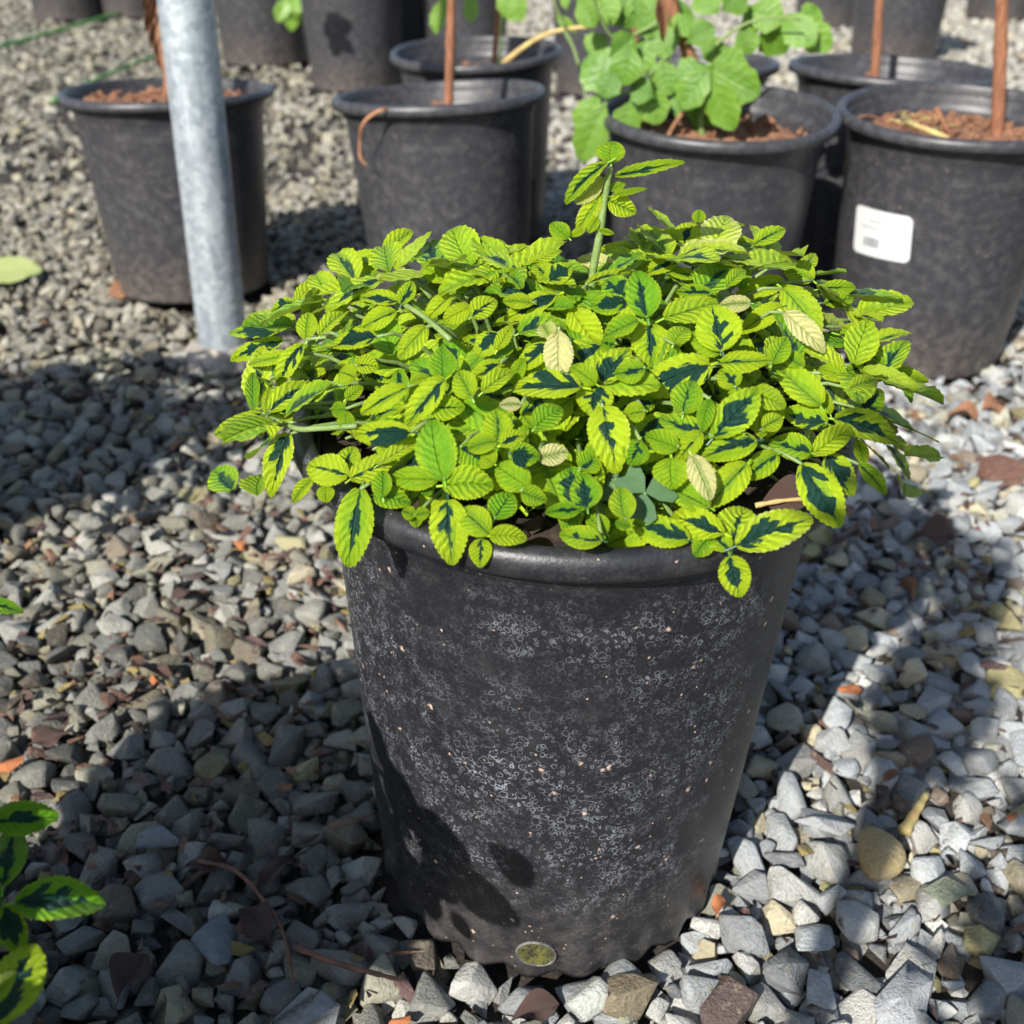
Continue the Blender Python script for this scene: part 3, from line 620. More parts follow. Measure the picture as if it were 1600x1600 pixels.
def sprig_pt(v):  # point of the upright sprig at image row v
    u = 925 + (952 - 925) * (440 - v) / 170; return at_y(u, v, sprig_base.y)
for (a, b, c, d, w_, t, k) in Z8:
    u, v = 860 + a * .1875, 200 + b * .1875
    P = at_y(u, v, sprig_base.y + random.uniform(-.008, .004)) if a < 850 else None
    q = place_px(u, v, 860 + c * .1875, 200 + d * .1875, w_ * .1875, t, k, 0.0, P, 0.15)
    if P is None: stems.append(q)
# stems to the leaf nodes
nodes = []
for p in stems:
    for q in nodes:
        if (q[0] - p).length < 0.017: break
    else: nodes.append((p, True))
# fill: further rosettes over the mound
FILL = None
fill_nodes = []
for _ in range(5000):
    r = DR * 1.12 * math.sqrt(random.random()); t = random.uniform(0, 6.283); x, y = DC.x + r * math.cos(t), DC.y + r * math.sin(t)
    front = y < -0.08
    if math.hypot(x, y) > 0.18 and front: continue
    p = Vector((x, y, dome(x, y) - random.uniform(0.034, 0.062)))
    if front: p.z -= 0.008
    if p.z < 0.416 and math.hypot(x, y) < 0.19: continue
    if all((p - q).length > 0.031 for q in fill_nodes): fill_nodes.append(p)
    if len(fill_nodes) > 130: break
def rosette(p, outv, n, size, rec, tone=None, lift=0.35):
    a0 = random.uniform(0, 6.283)
    for k in range(n):
        a = a0 + (k % 2) * math.pi + (k // 2) * math.pi / 2 + random.uniform(-.3, .3)
        t1 = outv.orthogonal().normalized(); t2 = outv.cross(t1); d = (t1 * math.cos(a) + t2 * math.sin(a) + outv * random.uniform(lift - .35, lift + .3)).normalized()
        L = size * random.uniform(0.6, 1.15) * (0.6 if k > 3 else 1); nn = (outv * 0.8 + Vector((0, 0, .5)) - d * 0.3 + Vector((random.gauss(0, .2), random.gauss(0, .2), 0)))
        tip = p + d * L
        if rec is FILL and tip.y < 0.02 and ((math.hypot(tip.x, tip.y) > 0.175 and tip.z < 0.455) or tip.z < 0.42): continue
        rec.append((frame(p + d * 0.006, d, nn, L, L * random.uniform(.48, .66)), leaf_col(tone)))
fill_rec = FILL = []
for p in fill_nodes:
    o = (dome_n(p.x, p.y) + Vector((0, 0, 0.5))).normalized(); rosette(p, o, random.choice((3, 4, 4)), 0.05, fill_rec, None, 0.12)
# back fringe: tips rising at the far edge of the mound
for u, v in [(470,470),(520,430),(560,410),(610,392),(690,388),(740,385),(790,392),(830,400),(1010,365),(1050,370),(1110,365),(1160,385),(1210,372),(1250,395),(1290,430),(1330,455),(1350,500),(1330,540),(1370,560),(420,560),(400,600),(440,620)]:
    p = dome_hit(u, v + 44); rosette(p + Vector((0, 0, .002)), (Vector((0, 0, 1)) + dome_n(p.x, p.y) * .6).normalized(), 4, 0.044, fill_rec, None, 0.35); fill_nodes.append(p)
# stems
SV, SF = [], []; 
all_stem_tips = [n[0] for n in nodes] + fill_nodes
stem_meshes = []
for i, p in enumerate(all_stem_tips):
    c2 = Vector((DC.x, DC.y - 0.01)); xy = Vector((p.x, p.y)); b = c2 + (xy - c2) * random.uniform(.35, .62)
    if b.length > 0.165: b = b.normalized() * 0.165
    base = Vector((b.x, b.y, 0.408)); midp = Vector((b.x * .45 + p.x * .55, b.y * .45 + p.y * .55, max(p.z, 0.43) + 0.008))
    if i >= len(nodes) and p.z < .44 and math.hypot(p.x, p.y) > .19: continue
    V, F = tube(bez(base, midp, p, 7), [0.002, .0019, .0018, .0017, .0015, .0013, .001], 6); stem_meshes.append((V, F))
    if i < 150 and i % 3 == 0:                     # leaf pairs along the stem
        for t in (.5, .68):
            q = base * (1 - t) ** 2 + midp * 2 * t * (1 - t) + p * t * t; rosette(q, (p - base).normalized(), 2, 0.04, fill_rec, random.uniform(.1, .6), .25)
for V, F in stem_meshes[:120]: link('stem', mesh('stem', V, F, M_STEMG), main, inv(main))
V_, F_, off = [], [], 0
for V, F in stem_meshes[120:]:
    V_ += V; F_ += [tuple(i + off for i in f) for f in F]; off += len(V)
tag(link('stem_mass', mesh('stem_mass', V_, F_, M_STEMG), main, inv(main)), kind='stuff')
# the two stems one sees: a long runner to the left, the sprig at the back
P = [dome_hit(560, 668), dome_hit(500, 672), dome_hit(465, 672), dome_hit(425, 655)]; V, F = tube(catmull([Vector(p) + Vector((0, -.004, .003)) for p in P], 4), 0.0019, 8); link('stem', mesh('stem', V, F, M_STEMG), main, inv(main))
P = [dome_hit(705, 535), dome_hit(665, 500), dome_hit(630, 478)]; V, F = tube(catmull([Vector(p) + Vector((0, -.006, .004)) for p in P], 4), 0.0018, 8); link('stem', mesh('stem', V, F, M_STEMG), main, inv(main))
P = [sprig_base - Vector((0, 0, .05)), sprig_base, sprig_pt(380), sprig_pt(330), sprig_pt(290), sprig_pt(262)]; V, F = tube(catmull(P, 4), [0.0026] * 12 + [0.002] * 9, 8); link('stem', mesh('stem', V, F, M_STEMG), main, inv(main))
I = inv(main)
def vis(Mc): 
    p = Mc[0].to_translation(); u, v, Z = px(p); return -(Z) - 0.6 * max(0, dome(p.x, p.y) - p.z)
fill_rec.sort(key=vis, reverse=True); nfree = max(0, 300 - len(individual))
for M, c in individual + fill_rec[:nfree]: link('leaf', random.choice(PLM), main, I @ M, c)
V, F, U, C = join_leaves([I @ m for m, c in fill_rec[nfree:]], [c for m, c in fill_rec[nfree:]])
tag(link('leaf_mass', mesh_np('leaf_mass', V, F, M_LEAFS, True, U, C), main), kind='stuff')
print('LEAVES', len(individual), len(fill_rec), 'stones', len(near), len(mid), len(far), len(low), 'tris', len(GF))

# drainage hole of the front pot
def wall_hit(key, u, v):
    x, y, sx, sz, tx, ty = POTS[key]; d = ray(u, v); t = 0.3
    while t < 3:
        Pw = CAM + d * t; z = Pw.z; ax = x + math.tan(math.radians(ty)) * z; ay = y - math.tan(math.radians(tx)) * z
        rr = sx * (0.1505 + (0.176 - 0.1505) * min(1, max(0, z / sz / 0.39)))
        if math.hypot(Pw.x - ax, Pw.y - ay) < rr: return Pw, Vector((Pw.x - ax, Pw.y - ay, 0)).normalized()
        t += 0.0005
    return None
hp, hn = wall_hit('main', 838, 1488)
def hole():
    up = Vector((0.04, -0.06, 1)); up = (up - hn * up.dot(hn)).normalized(); sd = up.cross(hn); V = []; F = []; n = 36
    rings = [(1.13, 0.0), (1.1, 0.001), (1.04, 0.0016), (1.0, 0.001), (0.97, -0.002)]
    for r_, h in rings:
        for k in range(n):
            t = 2 * math.pi * k / n; V.append(hp + (sd * math.cos(t) * 0.0145 + up * math.sin(t) * 0.0125) * r_ + hn * (h + 0.0012))
    for i in range(len(rings) - 1):
        for k in range(n): F.append((i * n + k, i * n + (k + 1) % n, (i + 1) * n + (k + 1) % n, (i + 1) * n + k))
    h = part_world('drainage_hole', V, F, mat_plain('scuffed_plastic', (0.16, 0.16, 0.15), (0.03, 0.03, 0.03), 90, 0.6), main)
    V = [hp + hn * 0.002]; F = []; from_n = random.Random(4)
    for i in range(1, 6):
        for k in range(n):
            t = 2 * math.pi * k / n; V.append(hp + (sd * math.cos(t) * 0.0145 + up * math.sin(t) * 0.0125) * (i / 5 * 1.0) + hn * (0.0012 + from_n.uniform(-.0004, .0016)))
    for k in range(n): F.append((0, 1 + k, 1 + (k + 1) % n))
    for i in range(4):
        for k in range(n): a = 1 + i * n; F.append((a + k, a + n + k, a + n + (k + 1) % n, a + (k + 1) % n))
    I2 = inv(h); link('mossy_plug', mesh('mossy_plug', [I2 @ v for v in V], F, M_MOSS), h)
hole()

# ------------------------------------------------------------------ weeds and litter in the front pot
def clover(u, v, s, label):
    p = at_z(u, v, 0.455); e = empty('clover_sprig', (p.x, p.y, 0.415), label, 'weed', 'clover weeds in the front pot')
    V, F = tube([Vector((0, 0.03, 0)), Vector((0, 0.012, .02)), Vector((0, 0, p.z - .415))], 0.0009, 5); link('stem', mesh('stem', V, F, M_STEMG), e)
    toc = (CAM - p).normalized(); up = (toc + Vector((random.gauss(0, .15), 0, .5))).normalized(); a0 = random.uniform(0, 2)
    for k in range(3):
        t1 = up.orthogonal().normalized(); t2 = up.cross(t1); a = a0 + k * 2.094; d = t1 * math.cos(a) + t2 * math.sin(a); sd = up.cross(d)
        out = [(0, 0), (.35, .38), (.75, .55), (1.0, .36), (.86, 0), (1.0, -.36), (.75, -.55), (.35, -.38)]
        V = [Vector((0, 0, p.z - .415)) + (d * x + sd * y + up * (0.12 * abs(y) - .1 * x * x)) * s for x, y in out] + [Vector((0, 0, p.z - .415)) + d * .5 * s]
        link('leaflet', mesh('leaflet', V, [(i, (i + 1) % 8, 8) for i in range(8)], M_CLOVER), e)
clover(1008, 770, 0.018, 'largest grey green clover leaf between lime leaves in the front pot')
clover(962, 748, 0.015, 'upper left clover leaf tucked behind the larger clover in the front pot')

def dead_leaf(name, P, d, nrm, L, W, mat, label, group, curl=0.5, seed=0):
    V, F, U = leaf_proto(12, 3, 0, curl * 0.4, 0.7, 0.0, 900 + seed, (1.0, 0.8)); M = frame(P, Vector(d), Vector(nrm), L, W)
    V = [(x, y, z + 0.12 * math.sin(5 * x + seed) * y * 4) for x, y, z in V]
    o = link(name, mesh(name, V, F, mat), None, M); return tag(o, label, 'dead leaf', group)
def twig(pts, r, label, mat=M_TWIG, name='twig', sub=None):
    V, F = tube(catmull(pts, 5), [r * (1 - 0.5 * i / (len(pts) * 5 - 4)) * (1 + .15 * math.sin(i * 2.1)) for i in range((len(pts) - 1) * 5 + 1)], 7)
    o = link(name, mesh(name, V, F, mat)); return tag(o, label, 'twig', 'twigs lying in the gravel')
G = lambda u, v, z=0.01: at_z(u, v, z)
dead_leaf('dead_leaf', at_z(1285, 785, .432), (-1, .1, .1), (0, -.5, 1), .035, .022, M_DEADD, 'dark curled dead leaf at the right inside edge of the front pot', None, .6, 1)
twig([at_z(1180, 790, .43), at_z(1225, 782, .434), at_z(1285, 778, .433)], 0.0018, 'short tan twig lying on the right rim of the front pot', M_STRAW)
twig([G(310, 1345), G(370, 1362, .016), G(420, 1418, .016), G(445, 1465, .014), G(458, 1535, .012)], 0.0024, 'long brown twig bent across the shaded stones at lower left')
twig([G(462, 1480, .014), G(520, 1503, .018), G(590, 1522, .02), G(628, 1532, .018)], 0.0028, 'reddish twig pointing at the foot of the front pot from the left')
twig([G(515, 1292, .012), G(550, 1284, .02), G(585, 1270, .02)], 0.0018, 'thin dark twig touching the left wall of the front pot')
twig([G(1412, 1300, .016), G(1430, 1270, .02), G(1448, 1240, .02)], 0.006, 'thick tan twig stub beside the round pebble', M_STRAW)
twig([G(615, 1000, .012), G(560, 832, .02), G(590, 815, .02)], 0.001, 'wiry stalk in the gravel left of the front pot') if False else None
for i, (u, v, ang, L, W, m_, lab) in enumerate([
    (405, 1385, 1.0, .04, .022, M_DEADD, 'dark brown dead leaf by the bent twig at lower left'), (420, 1475, 2.2, .05, .025, M_DEADD, 'long wet dead leaf under the bent twig'),
    (290, 1355, .2, .035, .02, M_DEADD, 'dark dead leaf left of the bent twig'), (185, 1560, 1.4, .045, .025, M_DEADD, 'dark purple dead leaf at the bottom edge, lower left'),
    (50, 1160, .4, .035, .02, M_DEADD, 'dark dead leaf by the left edge among sunlit stones'), (170, 462, .3, .08, .035, M_DEAD, 'brown dead leaf on the gravel beside the leftmost pot'),
    (270, 935, .3, .045, .022, M_DEADD, 'brown dead leaf flat among sunlit stones at left'), (205, 1040, -.3, .05, .02, M_DEADD, 'wet brown dead leaf among sunlit stones at left, nearest the orange chip'),
    (1480, 650, .2, .06, .03, M_DEAD, 'brown dead leaf in front of the pot with a white label'), (1585, 830, .1, .07, .025, M_DEADD, 'long dark dead leaf at the right edge, below the flat reddish stone'),
    (1430, 840, .1, .07, .028, M_DEADD, 'dark dead leaf right of the foliage in shade'), (1425, 940, 1.5, .05, .02, M_DEAD, 'brown dead leaf in the sunlit gap at right'),
    (1300, 850, .6, .05, .025, M_DEADD, 'dark dead leaf in the shadow just right of the front pot'), (1380, 1220, .5, .025, .016, M_DEAD, 'small reddish dead leaf above the round pebble'),
    (1120, 1430, 1.2, .022, .012, M_CHIP, 'rust coloured chip at the right foot of the front pot'), (800, 1595, .4, .04, .018, M_DEADD, 'dark dead leaf below the drainage hole at the bottom edge'),
    (1535, 640, .5, .05, .03, M_DEAD, 'brown scrap of leaf at the foot of the labelled pot')]):
    dead_leaf('dead_leaf', G(u, v, .009 if v > 500 else .006), (math.cos(ang), math.sin(ang), .08), (random.gauss(0, .25), -.25, 1), L, W, m_, lab, 'dead leaves on the gravel', .5, i + 2)
for u, v, ang, L, lab in [(18, 1195, .6, .035, 'orange bark chip by the left edge'), (240, 1065, -1.0, .022, 'small bright orange bark chip among wet stones'), (375, 850, -.9, .03, 'orange brown bark chip among sunlit stones at left'),
                          (1330, 1077, -.1, .028, 'orange bark chip in the sunlit stones right of the front pot'), (1583, 1275, .8, .02, 'orange rounded chip at the right edge'), (628, 1598, .3, .02, 'orange chip at the bottom edge left of centre')]:
    V, F = P_HI[random.randrange(20)]; o = link('bark_chip', mesh('bark_chip', V, F, M_CHIP, False), None, Matrix.Translation(G(u, v, .008)) @ (Matrix.Rotation(ang, 3, 'Z') @ Matrix.Diagonal((L / 2, L / 4.2, .005))).to_4x4()); tag(o, lab, 'bark chip', 'bark chips in the gravel')
# pale fallen leaf at the left edge
V, F, U = leaf_proto(16, 3, 5, 0.05, 0.15, 0.01, 77, (0.9, 0.7), petiole=0); o = link('fallen_leaf', mesh('fallen_leaf', V, F, M_PALE), None, frame(at_z(-40, 432, .015), Vector((1, .25, .08)), Vector((0, -.5, 1)), .14, .075)); tag(o, 'pale yellow green fallen leaf on gravel at the left edge', 'leaf')

# ------------------------------------------------------------------ neighbour plants just outside the frame (their leaves and shade are seen), plus one invented shade caster
def mound_plant(key, label, R, zt, n, hand=None, pot=True, size=.045, lo=.42):
    x, y = NEIGH[key]; e = empty('potted_plant', (x, y, 0), label, 'potted plant')
    link('pot', pot_mesh(M_POTB, False, 2), e); link('soil', soil_mesh('soil', .181, .40, M_DPEAT, .01, 3), e)
    rec = []; tips = []
    for _ in range(n):
        r = R * math.sqrt(random.random()); t = random.uniform(0, 6.283); p = Vector((x + r * math.cos(t), y + r * math.sin(t), lo + (zt - lo) * (1 - (r / R) ** 2.5) * random.uniform(.55, 1)))
        if key == 'near' and p.x > x + .17 and p.y > y - .1 and p.z > .3 and px(p)[0] > -60 and px(p)[1] < 1660: continue
        rosette(p, Vector((r * math.cos(t), r * math.sin(t), .25)).normalized(), 4, size, rec); tips.append(p)
    for i, p in enumerate(tips[:60]):
        b = Vector((x + (p.x - x) * .35, y + (p.y - y) * .35, .39)); V, F = tube(bez(b, Vector((b.x, b.y, p.z)), p, 5), .002, 5); link('stem', mesh('stem', V, F, M_STEMG), e, inv(e))
    if key == 'behind':  # leaf clump added only to shape the shadow on the right gravel
        for k in range(90): rosette(Vector((x + .135 + random.gauss(0, .022), y - .078 + random.gauss(0, .025), random.uniform(.6, 1.02))), Vector((.3, 0, 1)).normalized(), 4, .045, rec)
    I = inv(e)
    if hand:
        for M, c in hand: link('leaf', random.choice(PLM), e, I @ M, c)
    V, F, U, C = join_leaves([I @ m for m, c in rec], [c for m, c in rec]); tag(link('leaf_mass', mesh_np('leaf_mass', V, F, M_LEAFS, True, U, C), e), kind='stuff')
    return e
hand = []
def near_leaf(bu, bv, tu, tv, w_, Z, tone, dark, tilt=(0, 0, 0)):
    P0 = at_depth(bu, bv, Z); N = ((CAM - P0).normalized() * .8 + Vector((0, 0, .6)) + Vector(tilt)).normalized(); d = ray(tu, tv); t = (P0 - CAM).dot(N) / d.dot(N); P1 = CAM + d * t
    hand.append((frame(P0, P1 - P0, N, (P1 - P0).length, w_ * Z / FPX), leaf_col(tone, dark)))
near_leaf(-12, 1285, 92, 1272, 58, .56, .05, .35); near_leaf(4, 1385, 18, 1285, 58, .545, .05, .5); near_leaf(24, 1412, 164, 1404, 68, .54, .05, .5); near_leaf(6, 1415, 30, 1490, 42, .55, .2, .5)  # mostly greener leaf tones, partly standing in for the shade on them
near_leaf(-6, 1600, 55, 1468, 84, .50, .75, .45); near_leaf(-15, 1570, 22, 1512, 34, .49, .8, 0); near_leaf(-40, 940, 36, 952, 30, .62, .1, .4); near_leaf(0, 1450, -40, 1500, 40, .55, .2, .5)
def shade_leaf(bu, bv, tu, tv, w_, d):          # leaves of the neighbour whose shadows lie on the front pot
    a_, b_ = wall_hit('main', bu, bv)[0], wall_hit('main', tu, tv)[0]
    while d < .8 and any(px(c + SUNV * d)[1] < 1720 and px(c + SUNV * d)[0] > -90 for c in (a_, b_)): d += .02
    A = wall_hit('main', bu, bv)[0] + SUNV * d; B = wall_hit('main', tu, tv)[0] + SUNV * d; Z = px(A - SUNV * d)[2]
    hand.append((frame(A, B - A, SUNV + Vector((.1, 0, .1)), (B - A).length, w_ * Z / FPX), leaf_col(.5, .3)))
for q in [(765, 1322, 858, 1392, 62, .46), (690, 1350, 822, 1448, 84, .48), (640, 1275, 740, 1350, 90, .5), (600, 1200, 660, 1300, 90, .52), (705, 1425, 738, 1472, 32, .47), (660, 1330, 720, 1420, 70, .5), (575, 1110, 620, 1230, 50, .54), (615, 1300, 640, 1400, 80, .52), (650, 1380, 690, 1440, 60, .5)]: shade_leaf(*q)
mound_plant('near', 'variegated plant at lower left, only its greener shade-tinted leaves reach into the picture', .19, .54, 75, hand)
mound_plant('side', 'bushy variegated plant in a black pot beyond the left edge, its shade on the gravel', .30, .60, 130, None, size=.055)
mound_plant('behind', 'unseen tall narrow plant in a black pot, added to shade the gravel at right', .034, 1.38, 90, None, size=.042, lo=1.02)  # invented shade caster in place of the person holding the camera

# ------------------------------------------------------------------ galvanised post
pb = at_z(350, 548, 0.0); ptop = at_y(290, 0, pb.y); ax = (ptop - pb).normalized(); pe = empty('steel_post', pb, 'thick galvanised steel post rising in front of the leftmost pot', 'post')
V, F = tube([Vector((0, 0, 0)) + ax * t for t in (-.1, 0, .01, .3, .6, 1.2, 1.9, 2.1)], [.0445] * 8, 48); link('tube', mesh('tube', V, F, M_GALV), pe)
V = []; F = []
for i, (r_, z_) in enumerate(((.085, -.02), (.075, .0), (.062, .008), (.05, .012), (.0448, .02))):
    for k in range(30): t = 2 * math.pi * k / 30; rr = r_ * (1 + .12 * math.sin(3 * t + i) + .06 * math.sin(7 * t)) if r_ > .046 else r_; V.append((rr * math.cos(t), rr * math.sin(t), z_ + .004 * math.sin(5 * t + i) * (r_ > .046)))
for i in range(4):
    for k in range(30): F.append((i * 30 + k, i * 30 + (k + 1) % 30, (i + 1) * 30 + (k + 1) % 30, (i + 1) * 30 + k))
link('concrete_footing', mesh('concrete_footing', V, F, M_CONC), pe)

# ------------------------------------------------------------------ pots behind
GRP = 'black nursery pots behind the front plant'
def cane(e, base, top, r, name='stem', nodes_=5, mat=M_BARK):
    n = 40; pts = []; rad = []; rr = random.Random(int(base.x * 1e4))
    for i in range(n + 1):
        t = i / n; pts.append(base.lerp(top, t) + Vector((.003 * math.sin(7 * t + base.x * 9), .003 * math.cos(5 * t), 0)))
        rad.append(r * (1 - .3 * t) * (1 + .22 * max(0, math.cos(2 * math.pi * nodes_ * t)) ** 30) * (1.25 if i < 2 else 1))
    V, F = tube(pts, rad, 12); return part_world(name, V, F, mat, e)
def cane_px(e, bu, bv, tu, tv, y, r, top_z=1.1, **k):
    b = at_y(bu, bv, y); t = at_y(tu, tv, y); d = (t - b); t2 = b + d * ((top_z - b.z) / d.z); return cane(e, b - d.normalized() * .03, t2, r, **k)
eL = pot_root('left', 'potted_plant', 'leftmost of the near pots behind, brown soil and withered leaves, steel post before it', 'potted plant', GRP, 'peat', .395)
eM = pot_root('middle', 'potted_plant', 'black pot with one bare brown stem and a dry strap leaf over its left rim', 'potted plant', GRP, 'peat', .372)
eMB = pot_root('middle_back', 'potted_plant', 'black pot behind the bare stem, thin canes and a slanting yellow green branch', 'potted plant', GRP, 'peat', .36)
eC = pot_root('centre', 'potted_plant', 'black pot right of centre with green lobed leaves hanging over its rim', 'potted plant', GRP, 'peat', .37)
eCB = pot_root('centre_back', 'potted_plant', 'black pot mostly hidden behind the green lobed leaves', 'potted plant', GRP, 'peat', .35)
eR = pot_root('right', 'potted_plant', 'black pot with a white sticker and thick brown stem at the right edge', 'potted plant', GRP, 'peat', .37)
eRB = pot_root('right_back', 'potted_plant', 'black pot with one straight brown stem, behind the pot with the white sticker', 'potted plant', GRP, 'peat', .365)
cane_px(eM, 703, 172, 704, 0, 1.36, .0085); cane_px(eMB, 772, 105, 778, 0, 1.98, .0065); cane_px(eR, 1556, 215, 1566, 0, 1.24, .0115, nodes_=9); cane_px(eRB, 1366, 128, 1372, 0, 1.68, .0095, nodes_=6)
cane_px(eL, 262, 150, 256, 0, 1.62, .009); cane_px(eC, 1100, 150, 1045, -10, 1.26, .011, nodes_=8); cane_px(eC, 1045, 215, 1075, 160, 1.2, .004, top_z=.47, mat=M_DEAD); cane_px(eCB, 1000, 105, 985, 0, 1.8, .006)
cane_px(eC, 1098, 200, 1092, 150, 1.22, .006, top_z=.47, mat=M_STEMG)
# dry strap leaf over the rim of the middle pot
def ribbon(pts, w_, mat, e, name):
    P = catmull(pts, 5); V = []; F = []
    for i, p in enumerate(P):
        d = (P[min(i + 1, len(P) - 1)] - P[max(i - 1, 0)]).normalized(); s = d.cross((CAM - p).normalized()).normalized(); n = s.cross(d); ww = w_ * (1 - .5 * (i / len(P)) ** 2)
        V += [p - s * ww, p + n * ww * .5, p + s * ww]
    for i in range(len(P) - 1):
        for k in (0, 1): F.append((i * 3 + k, i * 3 + k + 1, (i + 1) * 3 + k + 1, (i + 1) * 3 + k))
    return part_world(name, V, F, mat, e)
yM = 1.37 - .19
ribbon([at_y(625, 168, 1.26), at_y(600, 171, 1.2), at_y(580, 180, 1.2), at_y(566, 196, 1.2), at_y(562, 222, 1.22), at_y(563, 246, 1.22), at_y(572, 258, 1.22)], .0028, M_STRAP, eM, 'dry_strap_leaf')
# withered leaves beside the steel post
for i, (bu, bv, tu, tv, ww) in enumerate([(246, -25, 232, 35, 22), (250, -20, 240, 60, 24), (240, 5, 229, 50, 18), (244, 30, 238, 75, 18), (246, 55, 248, 92, 16), (248, 80, 252, 108, 12), (236, -30, 230, 20, 20)]):
    P0 = at_y(bu, bv, 1.6); P1 = at_y(tu, tv, 1.59); Z = px(P0)[2]; V, F, U = leaf_proto(12, 3, 0, .25, .9, .0, 930 + i); M = frame(P0, P1 - P0, CAM - P0, (P1 - P0).length, ww * Z / FPX); I = inv(eL)
    link('withered_leaf', mesh('withered_leaf', V, F, M_DEAD), eL, I @ M)
# litter in the labelled pot: dry roots and cut stalks
for i in range(26):
    c = at_z(1425, 200, .395); a = random.uniform(0, 6.28); L = random.uniform(.03, .08); p = c + Vector((random.gauss(0, .035), random.gauss(0, .022), random.uniform(0, .018))); d = Vector((math.cos(a), math.sin(a) * .7, random.uniform(-.1, .2)))
    V, F = tube(catmull([p - d * L / 2, p + Vector((random.gauss(0, .008), 0, .008)), p + d * L / 2], 3), .0012, 5); part_world('dry_root', V, F, M_STRAW if i % 3 == 0 else M_DEAD, eR)
V, F = tube([at_z(1410, 188, .41), at_z(1440, 200, .412), at_z(1482, 216, .405)], [.0048, .0045, .004], 8); part_world('cut_stalk', V, F, M_STRAW, eR)
V, F = tube([at_z(1487, 216, .40), at_y(1462, 168, at_z(1487, 216, .40).y + .02)], [.005, .004], 8); part_world('cut_stalk', V, F, M_BARK, eR)
# white sticker
def sticker():
    x, y, sx, sz, tx, ty = POTS['right']; c = [wall_hit('right', *q) for q in ((1341, 318), (1428, 339), (1421, 411), (1335, 391))]
    def P(a, b, off):
        top = Vector(c[0][0]).lerp(c[1][0], a); bot = Vector(c[3][0]).lerp(c[2][0], a); q = top.lerp(bot, b)
        axp = Vector((x, y - math.tan(math.radians(tx)) * q.z, q.z)); h = Vector((q.x - axp.x, q.y - axp.y, 0)); rr = sx * (0.1505 + 0.0255 * min(1, q.z / .39)) + off; h.normalize(); return axp + h * rr
    n = 14; V = []; F = []
    for j in range(n + 1):
        b = j / n; ins = 0.0
        e_ = min(b, 1 - b)
        if e_ < .09: ins = .07 * (1 - math.sqrt(max(0, 1 - ((.09 - e_) / .09) ** 2)))
        for i in range(n + 1): V.append(P(ins + (1 - 2 * ins) * i / n, b, .0022))
    for j in range(n):
        for i in range(n): F.append((j * (n + 1) + i, j * (n + 1) + i + 1, (j + 1) * (n + 1) + i + 1, (j + 1) * (n + 1) + i))
    s = part_world('sticker', V, F, M_WHITE, eR)
    I2 = inv(s)
    def bar(a0, a1, b0, b1, mat, nm):
        V = [P(a, b, .0032) for b in (b0, b1) for a in [a0 + (a1 - a0) * k / 4 for k in range(5)]]; F = [(k, k + 1, 6 + k, 5 + k) for k in range(4)]
        link(nm, mesh(nm, [I2 @ v for v in V], F, mat), s)
    a = .24
    for w_, g in ((.03, .018), (.012, .02), (.03, .012), (.014, .016), (.035, .014), (.012, .018), (.03, .01)): bar(a, a + w_, .6, .8, M_INK, 'barcode_bar'); a += w_ + g
    bar(.3, .62, .22, .265, M_INKF, 'faded_print'); bar(.16, .56, .36, .41, M_INKF, 'faded_print')
sticker()
# slanting branch and thin shoots in the pot behind
def branch(e, pts, r, mat, y0, y1=None, name='branch'):
    y1 = y0 if y1 is None else y1; n = len(pts); P = [at_y(u, v, y0 + (y1 - y0) * i / (n - 1)) for i, (u, v) in enumerate(pts)]; P = catmull(P, 5)
    V, F = tube(P, [r * (1 - .5 * i / len(P)) for i in range(len(P))], 8); return part_world(name, V, F, mat, e)
branch(eMB, [(784, 103), (800, 88), (830, 66), (858, 52), (884, 46), (930, 40)], .0075, M_STRAW, 1.95, 1.85); branch(eMB, [(778, 100), (783, 70), (782, 40), (790, -10)], .004, M_STEMG, 1.95)
branch(eMB, [(882, 48), (896, 75), (906, 110), (916, 160), (912, 185)], .0035, M_STEMG, 1.86, 1.7); branch(eMB, [(884, 44), (870, 15), (864, -10)], .0035, M_STEMG, 1.86)
def shrub_leaf(e, bu, bv, tu, tv, ww, y, tone=.5, name='leaf', mats=PSM):
    P0 = at_y(bu, bv, y); N = ((CAM - P0).normalized() * .7 + SUNV * .35 + Vector((random.gauss(0, .2), random.gauss(0, .1), random.gauss(0, .2)))).normalized(); d = ray(tu, tv); t = (P0 - CAM).dot(N) / d.dot(N); P1 = CAM + d * t; Z = px(P0)[2]
    link(name, random.choice(mats), e, inv(e) @ frame(P0, P1 - P0, N, (P1 - P0).length * 1.18, ww * 1.2 * Z / FPX), leaf_col(tone, 0))
for (a, b, c, d, ww) in [(690, 0, 682, 45, 22), (735, -10, 735, 28, 20), (690, -20, 705, 20, 18), (790, -8, 812, 25, 34), (800, -15, 790, 20, 30), (870, 25, 895, 45, 14), (885, 15, 880, -10, 14)]: shrub_leaf(eMB, a, b, c, d, ww, 1.9, .9)
